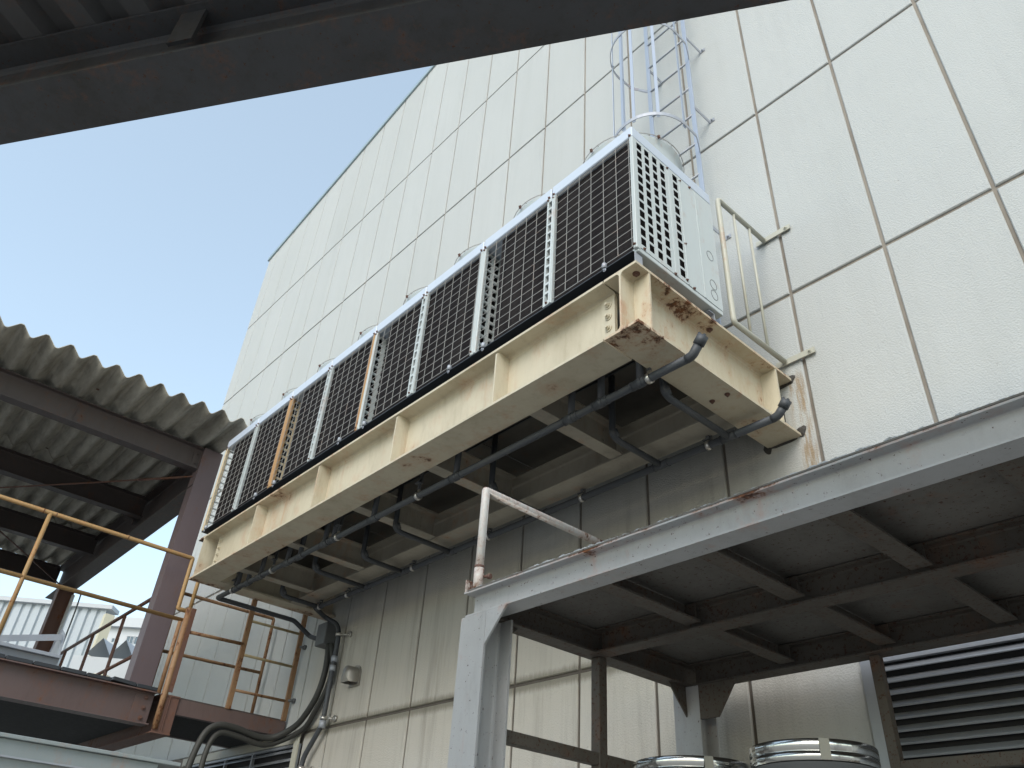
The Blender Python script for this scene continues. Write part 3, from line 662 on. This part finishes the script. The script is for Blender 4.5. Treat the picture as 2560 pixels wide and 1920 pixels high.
b = B(); b.box(-.24, 4.4, -1.665, -.17, QT + .003, QT + .009); part('deck_plate', b, M_GREYP, rp)
# columns
def hcol(bb, x0, x1, y0, y1, z0, z1, tf=.010, tw=.008):
    """flanges face -y and +y"""
    bb.hbeam(((x0 + x1) / 2, (y0 + y1) / 2, z0), ((x0 + x1) / 2, (y0 + y1) / 2, z1), y1 - y0, x1 - x0, tf, tw, up=(0, 1, 0), r=.010)
b = B(); hcol(b, -.257, -.101, -1.669, -1.522, 0, QB - .0015); c1 = part('column', b, M_GREYST, rp)
b = B(); b.prism([(-.1005, -1.668, QB - .001), (.020, -1.668, QB - .001), (-.1005, -1.668, 2.508)], (0, .009, 0)); part('gusset', b, M_GREYST, c1)
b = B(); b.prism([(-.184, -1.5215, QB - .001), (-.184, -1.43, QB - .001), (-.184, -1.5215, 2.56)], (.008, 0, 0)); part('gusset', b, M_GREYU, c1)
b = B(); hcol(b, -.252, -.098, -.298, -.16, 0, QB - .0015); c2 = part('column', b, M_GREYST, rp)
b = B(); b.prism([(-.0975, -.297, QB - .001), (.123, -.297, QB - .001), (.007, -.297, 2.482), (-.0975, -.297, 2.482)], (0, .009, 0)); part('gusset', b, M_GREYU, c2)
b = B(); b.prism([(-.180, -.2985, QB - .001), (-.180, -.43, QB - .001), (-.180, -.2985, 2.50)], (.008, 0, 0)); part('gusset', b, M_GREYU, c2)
b = B(); hcol(b, 3.4, 3.55, -1.66, -1.52, 0, QB - .002); part('column', b, M_GREYST, rp)
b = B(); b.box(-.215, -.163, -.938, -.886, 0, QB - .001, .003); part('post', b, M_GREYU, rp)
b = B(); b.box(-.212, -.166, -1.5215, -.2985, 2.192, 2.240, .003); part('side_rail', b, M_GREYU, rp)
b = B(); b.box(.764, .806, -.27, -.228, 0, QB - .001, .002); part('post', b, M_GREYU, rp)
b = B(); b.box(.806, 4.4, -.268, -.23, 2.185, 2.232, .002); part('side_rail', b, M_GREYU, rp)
# crumbled edging on the deck
b = B(); x = -.19
while x < 3.2:
    rr = .005 + .004 * random.random() + .0045 * max(0, math.sin(x * 5)) * random.random(); lump(b, (x, -1.648 + random.uniform(-.006, .01), QT + .012), rr, x * 31, (1.7, 1.2, .9), 1); x += rr * 1.15
single('mortar_edging', b, M_LUMP, (1.4, -1.65, QT), kind='stuff', label='crumbled grey mortar along the front edge of the steel deck', cat='mortar')
rl = thing('pipe_railing', 'white pipe rail streaked with rust at the deck corner', 'railing', (-.2, -1.64, QT))
b = B(); b.tube([(-.205, -1.640, QT), (-.205, -1.640, 3.222), (-.205, -.852, 3.222)], .0185, 16, .004); part('rail_tube', b, M_WHITER, rl)
b = B(); b.tube([(-.205, -1.640, QT + .001), (-.205, -1.640, QT + .105)], .0215, 16); part('post_sleeve', b, M_WHITER, rl)
b = B(); b.tube([(-.205, -1.640, QT + .104), (-.205, -1.640, QT + .114)], .0222, 16); b.tube([(-.205, -1.640, 3.226), (-.205, -1.640, 3.236)], .013, 12); part('rust_collar', b, M_BROWNR, rl, kind='stuff')
b = B(); b.tube([(-.205, -.905, QT + .01), (-.205, -.905, 3.212)], .0165, 12); part('stub_post', b, M_WHITER, rl)
b = B(); b.tube([(-.19, -1.625, QT + .068), (-.165, -1.62, QT + .064)], .006, 10).tube([(-.165, -1.62, QT + .064), (-.152, -1.617, QT + .062)], .0115, 12); part('lock_bolt', b, M_BROWNR, rl)
b = B(); b.box(-.254, -.246, -1.668, -1.63, QT + .001, QT + .055); part('tab', b, M_WHITER, rl)
# stainless tanks
def tank(cx, cy, r, zt, label, strip_a):
    t_ = thing('stainless_tank', label, 'tank', (cx, cy, 0), 'stainless steel tanks under the deck')
    b = B(); b.lathe([(.0, zt + .004), (r * .9, zt + .004), (r, zt), (r + .003, zt - .004), (r + .003, zt - .030), (r - .002, zt - .033), (r - .002, zt - .037), (r + .003, zt - .040), (r + .002, zt - .062), (r - .012, zt - .066)], cx, cy); part('lid_rim', b, M_SS, t_)
    b = B(); b.lathe([(r - .004, zt - .067), (r - .024, zt - .098), (r - .030, zt - .104)], cx, cy); part('dark_taper', b, M_BOX, t_)  # dark tapered ring below the rim
    b = B(); b.lathe([(r - .028, zt - .104), (r - .018, zt - .112), (r - .020, 1.0), (r - .1, .9), (0, .88)], cx, cy); part('body', b, M_SS, t_)
    a = R_(strip_a); ca, sa = math.cos(a), math.sin(a); tx, ty = -sa * .016, ca * .016
    b = B()
    for z0, z1, q in ((zt - .064, zt - .001, r + .005), (zt - .30, zt - .115, r - .017)):
        b.prism([(cx + ca * q - tx, cy + sa * q - ty, z0), (cx + ca * q + tx, cy + sa * q + ty, z0), (cx + ca * q + tx, cy + sa * q + ty, z1), (cx + ca * q - tx, cy + sa * q - ty, z1)], (ca * .003, sa * .003, 0))
    part('tape_strip', b, M_OLIVEG, t_, kind='stuff')
    b = B()
    for k in range(4):
        aa = R_(45 + 90 * k); b.tube([(cx + (r - .06) * math.cos(aa), cy + (r - .06) * math.sin(aa), 0), (cx + (r - .06) * math.cos(aa), cy + (r - .06) * math.sin(aa), .96)], .02, 10)
    part('leg', b, M_SS, t_, kind='stuff')
tank(.283, -.90, .222, 2.158, 'polished stainless tank rim nearest the grey column foot', -38)
tank(.792, -.90, .208, 2.168, 'polished stainless tank in front of the wall louvre', -50)

# ------------------------------------------------------------------ left: walkway
WX = -4.97
wk = thing('steel_walkway', 'brown steel walkway with rusty edge beam under the corrugated shed', 'walkway', (-6, -3, 3))
b = B(); b.hbeam((WX - .075, -1.245, 2.955), (WX - .075, -7.5, 2.955), .262, .15, .010, .008); eb = part('edge_beam', b, M_BROWN, wk)
b = B(); b.box(WX - .0705, WX - .062, -1.245 - .16, -1.25, 2.845, 3.06); part('splice_plate', b, M_BROWN, eb)
b = B()
for zz in (3.035, 2.955, 2.875):
    b = B(); b.hexbolt((WX - .062, -1.31, zz), (1, 0, 0), .013, .011); part('bolt', b, M_BROWNR, eb)
b = B(); b.hbeam((WX + .02, -1.135, 2.925), (-11, -1.135, 2.925), .31, .165, .012, .009); xbm = part('end_beam', b, M_BROWNR, wk)
b = B(); b.box(WX + .005, WX + .012, -1.130, -1.056, 2.783, 3.067).box(WX + .005, WX + .012, -1.214, -1.141, 2.783, 3.067); part('end_stiffener', b, M_BROWNR, xbm, kind='stuff')
for lx, ly in ((-8.3, -3.5), (-8.3, -7.2)):
    b = B(); b.hbeam((lx, ly, 0), (lx, ly, 2.84), .2, .2, up=(0, 1, 0)); part('leg', b, M_BROWN, wk)
b = B(); b.cbeam((WX, -1.05, 3.005), (WX, -.02, 3.005), .125, .06, .007, flip=-1); part('bridge_channel', b, M_BROWN, wk)
b = B(); b.cbeam((-6.12, -1.05, 3.005), (-6.12, -.02, 3.005), .125, .06, .007, flip=1); part('bridge_channel', b, M_BROWN, wk)
b = B(); b.box(-6.12, WX - .01, -1.04, -.03, 2.944, 2.956); part('bridge_soffit', b, M_VOID, wk)  # both soffits coloured black for the shade beneath the walkway
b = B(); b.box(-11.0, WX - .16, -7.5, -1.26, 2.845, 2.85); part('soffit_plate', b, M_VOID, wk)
y = -1.235; k = 0; me = None
while y > -7.3:
    if me is None:
        bb = B(); bb.box(-8.4, WX - .02, -.192, 0, 0, .030, .003); me = mesh_of(bb, 'deck_board', M_BLACK, (0, 0, 0))
    o = link('deck_board', me, wk); o.location = Vector((random.uniform(-.012, .012), y, 3.089 + random.uniform(0, .006))) - ORG[wk.name]
    if k == 1: o.rotation_euler = (R_(-4), 0, 0)
    y -= .204; k += 1
bb = B(); bb.box(-6.1, WX - .01, -1.04, -.03, 3.070, 3.082); part('bridge_deck', bb, M_DARKST, wk)

# near ochre railing
RX = -5.0
yr = thing('walkway_railing', 'ochre tube railing along the front edge of the walkway', 'railing', (RX, -3, 3.1))
b = B(); b.tube([(RX, -7.3, 4.31), (RX, -1.29, 4.285), (RX, -1.285, 3.806), (RX, -1.185, 3.806)], .019, 14, .012); part('top_rail', b, M_YEL, yr)
b = B(); b.tube([(RX, -7.3, 3.72), (RX, -1.215, 3.72)], .018, 14); part('middle_rail', b, M_YEL, yr)
for yy in (-2.565, -3.95, -5.3):
    b = B(); b.tube([(RX, yy, 3.08), (RX, yy, 4.29)], .018, 14); part('post', b, M_YEL, yr)
b = B()
for yy in (-2.62, -2.52, -1.9): b.tube([(RX, yy - .004, 4.29), (RX, yy + .004, 4.29)], .0215, 14)
part('joint_ring', b, M_YELR, yr, kind='stuff')
cr = thing('rusty_gate_railing', 'rusty corner post and rails between the column and the small ladder', 'railing', (RX, -.9, 3.1))
b = B(); b.tube([(WX + .005, -1.19, 2.80), (WX + .005, -1.19, 3.08), (WX - .01, -1.19, 3.83)], .026, 14); b.tube([(WX - .02, -1.235, 3.08), (WX - .02, -1.235, 3.70)], .018, 12); part('corner_post', b, M_YELR, cr)
b = B(); b.box(WX + .015, WX + .023, -1.175, -1.135, 3.1, 3.83); part('flat_bar', b, M_BROWNR, cr)
b = B(); b.tube([(WX - .01, -1.185, 3.82), (WX - .01, -1.185, 4.30)], .018, 12); part('riser', b, M_YEL, cr)
b = B(); b.tube([(WX, -1.17, 3.625), (WX, -.61, 3.645)], .016, 12); part('rail', b, M_YELR, cr)
b = B(); b.tube([(-5.62, -1.2, 4.15), (-5.62, -.082, 4.158), (-5.62, -.082, 3.06)], .017, 12, .02); part('rail', b, M_YELR, cr)
b = B(); b.tube([(-5.62, -1.3, 3.575), (-5.62, -.10, 3.60)], .016, 12); part('rail', b, M_YELR, cr)
b = B(); b.tube([(-5.62, -1.12, 4.15), (-5.62, -1.12, 3.07)], .017, 12); part('post', b, M_YELR, cr)
ld = thing('short_ladder', 'small rusty ladder standing on the walkway against the wall', 'ladder', (WX, -.32, 3.07))
for yy in (-.606, -.05):
    b = B(); b.box(WX - .012, WX + .012, yy - .025, yy + .025, 3.07, 4.40, .003); part('stile', b, M_YELR, ld)
for zz in (3.238, 3.553, 3.869, 4.184):
    b = B(); b.tube([(WX, -.585, zz), (WX, -.07, zz + .006)], .013, 10); part('rung', b, M_OLIVE if zz > 3.3 else M_YELR, ld)
b = B()
for zz in (3.25, 3.75): b.tube([(WX + .02, -.05, zz), (WX + .05, -.012, zz)], .012, 10).tube([(WX + .05, -.02, zz), (WX + .05, -.001, zz)], .024, 12)
part('wall_fixing', b, M_BOX, ld, kind='stuff')
# railing on the far side, running away from the camera
fr = thing('far_railing', 'brown tube railing running away behind the mauve column', 'railing', (-8, -1.2, 3.1))
b = B(); b.tube([(-5.62, -1.2, 4.19), (-9.4, -1.2, 4.15)], .02, 12); part('top_rail', b, M_BROWNR, fr)
b = B(); b.tube([(-5.62, -1.2, 3.61), (-8.3, -1.2, 3.56), (-8.9, -1.2, 3.30)], .018, 12, .1); part('middle_rail', b, M_BROWNR, fr)
for xx in (-6.92, -7.96, -9.0):
    b = B(); b.tube([(xx, -1.2, 3.1), (xx, -1.2, 4.16)], .018, 12); part('post', b, M_BROWNR, fr)
# trough on the walkway
tr = thing('metal_trough', 'galvanised metal trough with an upright end plate on the walkway', 'trough', (-5.3, -2.3, 3.12))
b = B(); b.profile([(-.16, .10), (-.155, .10), (-.13, .012), (.13, .012), (.155, .10), (.16, .10), (.135, 0), (-.135, 0)], (-5.31, -2.045, 3.135), (-5.31, -3.6, 3.135)); part('trough_body', b, M_GALV, tr)
b = B(); b.prism([(-5.16, -2.04, 3.13), (-5.16, -2.065, 3.40), (-5.165, -2.10, 3.44), (-5.18, -2.11, 3.44), (-5.40, -2.10, 3.15), (-5.40, -2.04, 3.13)], (0, -.006, 0)); part('end_plate', b, M_GALV, tr)
b = B(); b.bar((-5.15, -2.09, 3.375), (-5.15, -2.62, 3.235), .006, .05); part('arm', b, M_GALV, tr)
b = B(); b.box(-5.45, -5.12, -3.6, -2.05, 3.205, 3.235, .004); part('lid', b, M_GALV, tr)
# pale panel below
pl = thing('pale_duct_panel', 'pale grey steel capping with rust streaks below the walkway, bottom left', 'panel', (-3.6, -2.4, 0))
b = B(); b.box(-4.6, -3.5, -4.6, -1.437, 2.365, 2.388, .003); part('capping', b, M_PANEL, pl)
b = B(); b.box(-4.5, -3.53, -4.6, -1.575, 1.2, 2.362); part('casing', b, M_PANEL, pl)
b = B(); b.box(-3.532, -3.50, -4.6, -1.575, 2.262, 2.272); part('seam', b, M_GALV, pl)
b = B(); b.box(-4.3, -3.7, -4.4, -1.7, 0, 1.2); part('plinth', b, M_DARKST, pl)

# ------------------------------------------------------------------ corrugated shed roof
sh = thing('corrugated_shed', 'open shed with weathered corrugated roof on mauve brown steel frame', 'shed', (-8, -4, 0))
pit = .2093; EX = -4.72
def prof(y):
    t_ = ((y + 1.215) / pit) % 1.0      # 0 = trough
    d = min(t_, 1 - t_) * 2             # 0 trough .. 1 peak
    if d < .20: return 0.0 + .010 * (d / .2) ** 2
    if d > .86: return .088
    return .010 + .078 * (d - .20) / .66
def sheet(y0, y1, xa, xb, dz):
    ys = []; y = y0
    while y > y1 - .001: ys.append(y); y -= pit / 20
    b = B(); bm_ = b.bm; rows_ = []; ja = random.uniform(-.012, .012)
    for x, lift in ((xa + ja, 0), ((xa + xb) / 2, 0), (xb, 0)):
        rt = [bm_.verts.new((x + (.010 * noise.noise(Vector((yy * 9, x, 0))) if x > xa - .1 else 0), yy, 5.608 + dz + prof(yy) + .0065 + .003 * noise.noise(Vector((yy * 3, x, 2))))) for yy in ys]
        rb_ = [bm_.verts.new((v.co.x, v.co.y, v.co.z - .0065)) for v in rt]; rows_.append((rt, rb_))
    for (t0, b0), (t1, b1) in zip(rows_, rows_[1:]):
        for k in range(len(ys) - 1):
            bm_.faces.new((t0[k], t0[k + 1], t1[k + 1], t1[k])); bm_.faces.new((b0[k], b1[k], b1[k + 1], b0[k + 1]))
        bm_.faces.new((t0[0], t1[0], b1[0], b0[0])); bm_.faces.new((t0[-1], b0[-1], b1[-1], t1[-1]))
    for (t0, b0) in (rows_[0], rows_[-1]):
        for k in range(len(ys) - 1): bm_.faces.new((t0[k], b0[k], b0[k + 1], t0[k + 1]))
    part('roof_sheet', b, M_SLATE, sh)
for ri, (xa, xb, dz) in enumerate(((EX, -7.25, .009), (-7.0, -9.1, .0), (-8.95, -10.75, -.009))):
    y0 = -1.200; k = 0
    while y0 > -8.2:
        y1 = y0 - pit * 4.5; sheet(y0 + (0 if k == 0 else .07), y1, xa, xb, dz + (.0075 if (k + ri) % 2 else 0)); y0 = y1; k += 1
me = None
for px in (-5.30, -7.0, -8.76, -10.40):
    for k in range(0, 30, 3):
        yy = -1.215 - pit * (k + .5)
        if me is None:
            b = B(); b.tube([(0, 0, 0), (0, 0, .022)], .006, 6); b.tube([(0, 0, 0), (0, 0, .004)], .016, 10); me = mesh_of(b, 'hook_bolt', M_BROWNR, (0, 0, 0))
        o = link('hook_bolt', me, sh); o.location = Vector((px, yy, 5.708)) - ORG[sh.name]
for k, px in enumerate((-5.40, -7.10, -8.85, -10.48)):
    b = B(); b.hbeam((px - .0625, -1.335, 5.475), (px - .0625, -8.4, 5.475), .25, .125, .009, .007); pu = part('purlin', b, M_PURL if k == 0 else M_DARKST, sh)
    if k == 0:
        b = B(); b.box(px - .055, px - .048, -1.46, -1.34, 5.37, 5.58).hexbolt((px - .048, -1.42, 5.53), (1, 0, 0), .013, .01).hexbolt((px - .048, -1.42, 5.42), (1, 0, 0), .013, .01).box(px - .056, px - .050, -2.66, -2.652, 5.36, 5.59); part('end_cleat', b, M_PURL, pu, kind='stuff')
b = B(); b.hbeam((-5.40, -1.29, 5.385), (-10.55, -1.29, 5.345), .44, .20, .012, .009); part('rafter', b, M_DARKST, sh)
b = B(); b.hbeam((-5.47, -1.285, 3.13), (-5.47, -1.285, 5.60), .20, .15, .012, .009, up=(0, 1, 0)); part('column', b, M_MAUVE, sh)
b = B(); b.box(-5.392, -5.384, -1.385, -1.185, 3.13, 5.60).box(-5.556, -5.548, -1.385, -1.185, 3.13, 5.6); part('column_plate', b, M_MAUVE, sh, kind='stuff')
b = B(); b.hbeam((-9.85, -1.30, 0), (-9.85, -1.30, 5.11), .20, .17, .012, .009, up=(0, 1, 0)); part('column', b, M_BROWNR, sh)
b = B(); b.tube([(-9.62, -1.23, 5.0), (-9.60, -1.22, 2.8)], .022, 10); part('downpipe', b, M_FARB, sh)
b = B(); b.tube([(-9.55, -1.16, 5.05), (-9.50, -1.16, 4.8), (-9.5, -1.16, 3.0)], .010, 8); part('conduit', b, M_BOX, sh)
b = B(); b.tube([(-5.5, -1.38, 5.30), (-6.43, -2.03, 5.30), (-7.5, -2.80, 5.30), (-10.4, -4.9, 5.3)], .009, 8); b.tube([(-5.62, -1.46, 5.30), (-6.05, -1.76, 5.30)], .014, 8); part('brace_rod', b, M_BROWNR, sh)
b = B(); b.tube([(-10.42, -1.29, 5.32), (-8.9, -2.47, 5.32), (-5.5, -5.1, 5.32)], .010, 8); part('brace_rod', b, M_BROWNR, sh)
b = B(); b.bar((-7.35, -1.36, 5.35), (-7.9, -1.36, 5.60), .012, .06); part('knee_bracket', b, M_DARKST, sh)
for fy in (-8.2,):
    b = B(); b.hbeam((-5.47, fy, 0), (-5.47, fy, 5.34), .20, .15, .012, .009, up=(0, 1, 0)); part('column', b, M_MAUVE, sh)

# ------------------------------------------------------------------ overhead roof edge above the camera
az = R_(34.68); ox, oy = math.cos(az), math.sin(az); nx, ny = -oy, ox       # n points to the building
def ovp(along, off, z): return (CX + ox * along + nx * off, CY + oy * along + ny * off, z)
orf = thing('overhead_roof', 'dark steel roof edge beam and decking overhead at the top of the view', 'roof', ovp(0, 0, 3.6))
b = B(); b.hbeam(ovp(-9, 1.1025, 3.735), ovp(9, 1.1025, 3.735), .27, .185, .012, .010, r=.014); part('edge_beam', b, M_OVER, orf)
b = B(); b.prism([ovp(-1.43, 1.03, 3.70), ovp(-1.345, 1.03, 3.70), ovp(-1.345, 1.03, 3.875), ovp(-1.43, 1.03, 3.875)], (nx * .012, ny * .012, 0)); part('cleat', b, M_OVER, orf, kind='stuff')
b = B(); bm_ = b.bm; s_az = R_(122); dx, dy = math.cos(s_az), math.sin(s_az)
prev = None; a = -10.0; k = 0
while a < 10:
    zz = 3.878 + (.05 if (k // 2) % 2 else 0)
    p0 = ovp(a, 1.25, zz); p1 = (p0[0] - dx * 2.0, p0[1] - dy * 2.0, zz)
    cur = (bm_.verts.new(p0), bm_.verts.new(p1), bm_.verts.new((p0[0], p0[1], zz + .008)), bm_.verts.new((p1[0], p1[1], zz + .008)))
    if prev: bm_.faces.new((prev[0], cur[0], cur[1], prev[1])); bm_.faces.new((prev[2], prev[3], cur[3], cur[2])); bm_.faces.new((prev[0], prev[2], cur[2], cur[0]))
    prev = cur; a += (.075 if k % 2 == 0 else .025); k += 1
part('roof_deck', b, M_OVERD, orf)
for al in (-8.5, 8.5):
    b = B(); p0 = ovp(al, 1.0, 0); b.hbeam(p0, (p0[0], p0[1], 3.6), .2, .2, up=(nx, ny, 0)); part('column', b, M_OVER, orf)

# ------------------------------------------------------------------ background beyond the walkway
def polar(azd, dist, slope=0):
    a = R_(azd); return Vector((CX + dist * math.cos(a), CY + dist * math.sin(a), CZ + dist * slope))
P1 = polar(166.49, 22, .271); dv = Vector((math.cos(R_(52.5)), math.sin(R_(52.5)), 0)); nv = Vector((-dv.y, dv.x, 0))
fw = thing('corrugated_wall_building', 'white ribbed metal clad building seen behind the walkway', 'building', (P1.x, P1.y, 0))
b = B(); bm_ = b.bm; t_ = 0; prev = None; k = 0
top = P1.z
while t_ < 26:
    off = (0, 0, .05, .05)[k % 4]
    p = P1 - dv * t_ - nv * off * -1
    cur = (bm_.verts.new((p.x, p.y, 0)), bm_.verts.new((p.x, p.y, top)))
    if prev: bm_.faces.new((prev[0], cur[0], cur[1], prev[1]))
    prev = cur; t_ += (.135, .03, .035, .03)[k % 4]; k += 1
part('ribbed_cladding', b, M_FARW, fw)
b = B(); q = P1 + nv * .2; b.bar(tuple(P1 + dv * .15 + Vector((0, 0, .06)) + nv * .15), tuple(P1 - dv * 26 + Vector((0, 0, .06)) + nv * .15), .5, .10); part('parapet_cap', b, M_FARB, fw)
b = B(); b.bar((P1.x + dv.x * .1, P1.y + dv.y * .1, 0), (P1.x + dv.x * .1, P1.y + dv.y * .1, top - .12), .22, .22); part('corner_trim', b, M_BEIGE, fw)
b = B(); a0 = P1 - nv * 0; bb_ = P1 - dv * 26; b.prism([(P1.x + nv.x * -.0, P1.y + nv.y * -.0, 0), (bb_.x, bb_.y, 0), (bb_.x, bb_.y, top - .01), (P1.x, P1.y, top - .01)], tuple(Vector((-dv.y, dv.x, 0)) * 6 + Vector((0, 0, 0)))) if False else None
# white rendered block
P2 = polar(166.6, 75, .2625); d2v = Vector((math.cos(R_(48)), math.sin(R_(48)), 0)); n2 = Vector((-d2v.y, d2v.x, 0))
if n2.dot(Vector((CX, CY, 0)) - Vector((P2.x, P2.y, 0))) < 0: n2 = -n2      # towards camera
wb = thing('white_block_building', 'white rendered block with small windows far behind the walkway', 'building', (P2.x, P2.y, 0))
b = B(); A0 = P2 - d2v * 1; A1 = P2 + d2v * 16
b.prism([(A0.x, A0.y, 0), (A1.x, A1.y, 0), (A1.x, A1.y, P2.z - .78), (A0.x, A0.y, P2.z - .78)], tuple(-n2 * 6)); part('wall', b, M_FARB, wb)
b = B(); o_ = n2 * .45; b.prism([(A0.x + o_.x, A0.y + o_.y, P2.z - .8), (A1.x + o_.x, A1.y + o_.y, P2.z - .8), (A1.x + o_.x, A1.y + o_.y, P2.z), (A0.x + o_.x, A0.y + o_.y, P2.z)], tuple(-n2 * 6.6)); part('parapet', b, M_FARB, wb)
b = B(); o_ = n2 * .35; b.prism([(A0.x + o_.x, A0.y + o_.y, P2.z - 2.75), (A1.x + o_.x, A1.y + o_.y, P2.z - 2.75), (A1.x + o_.x, A1.y + o_.y, P2.z - 2.15), (A0.x + o_.x, A0.y + o_.y, P2.z - 2.15)], tuple(-n2 * .5)); part('balcony_band', b, M_FARW, wb)
for t0, t1, z0, z1 in ((.45, .85, 2.0, 1.45), (1.5, 2.0, 2.05, 1.7), (2.7, 3.3, 2.1, 1.45), (3.4, 4.2, 2.1, 1.45)):
    q0 = P2 + d2v * t0 + n2 * .02; q1 = P2 + d2v * t1 + n2 * .02
    b = B(); b.prism([(q0.x, q0.y, P2.z - z0), (q1.x, q1.y, P2.z - z0), (q1.x, q1.y, P2.z - z1), (q0.x, q0.y, P2.z - z1)], tuple(n2 * .03)); wn = part('window', b, M_FARD, wb)
    b = B()
    for q in (q0, q1, (q0 + q1) / 2): b.bar((q.x + n2.x * .05, q.y + n2.y * .05, P2.z - z0 - .03), (q.x + n2.x * .05, q.y + n2.y * .05, P2.z - z1 + .03), .05, .05)
    for zz in (z0, z1): b.bar((q0.x + n2.x * .05, q0.y + n2.y * .05, P2.z - zz), (q1.x + n2.x * .05, q1.y + n2.y * .05, P2.z - zz), .05, .05)
    part('window_frame', b, M_FARB, wn)
# folded-plate canopy with a duct
P3 = polar(166.7, 18, .219); wb2 = thing('folded_roof_annex', 'low white annex with zigzag folded roof edge behind the mauve column', 'building', (P3.x, P3.y, 0))
n3 = Vector((-dv.y, dv.x, 0)); n3 = n3 if n3.dot(Vector((CX, CY, 0)) - Vector((P3.x, P3.y, 0))) > 0 else -n3
S = P3 - dv * .25; E_ = P3 + dv * 4.6
b = B(); b.prism([(S.x, S.y, P3.z - .36), (E_.x, E_.y, P3.z - .36), (E_.x, E_.y, P3.z), (S.x, S.y, P3.z)], tuple(-n3 * .12)); part('fascia_beam', b, M_FARB, wb2)
b = B(); bm_ = b.bm; prev = None; zz_ = []
for k in range(0, 17):
    p = P3 + dv * (k * .225); zt = P3.z + (.04 if k % 2 == 0 else .36); pb = p - n3 * 4; pf = p + n3 * .05
    cur = (bm_.verts.new((pf.x, pf.y, zt)), bm_.verts.new((pb.x, pb.y, zt + .15)))
    if prev: bm_.faces.new((prev[0], cur[0], cur[1], prev[1]))
    prev = cur
part('folded_roof', b, M_FARB, wb2)
b = B(); bm_ = b.bm; prev = None
for k in range(0, 46):
    p = S + dv * (k * .105) - n3 * (.12 + (.04 if k % 2 else 0)); cur = (bm_.verts.new((p.x, p.y, 0)), bm_.verts.new((p.x, p.y, P3.z - .365)))
    if prev: bm_.faces.new((prev[0], cur[0], cur[1], prev[1]))
    prev = cur
part('ribbed_wall', b, M_FARW, wb2)
b = B(); d0 = P3 + dv * .55 + n3 * .35
b.tube([(d0.x, d0.y, P3.z - .42), (d0.x, d0.y, P3.z - .75), (d0.x - dv.x * .35, d0.y - dv.y * .35, P3.z - 1.25), (d0.x - dv.x * .55, d0.y - dv.y * .55, P3.z - 2.6)], .17, 18, .25); part('duct', b, M_BEIGE, wb2)
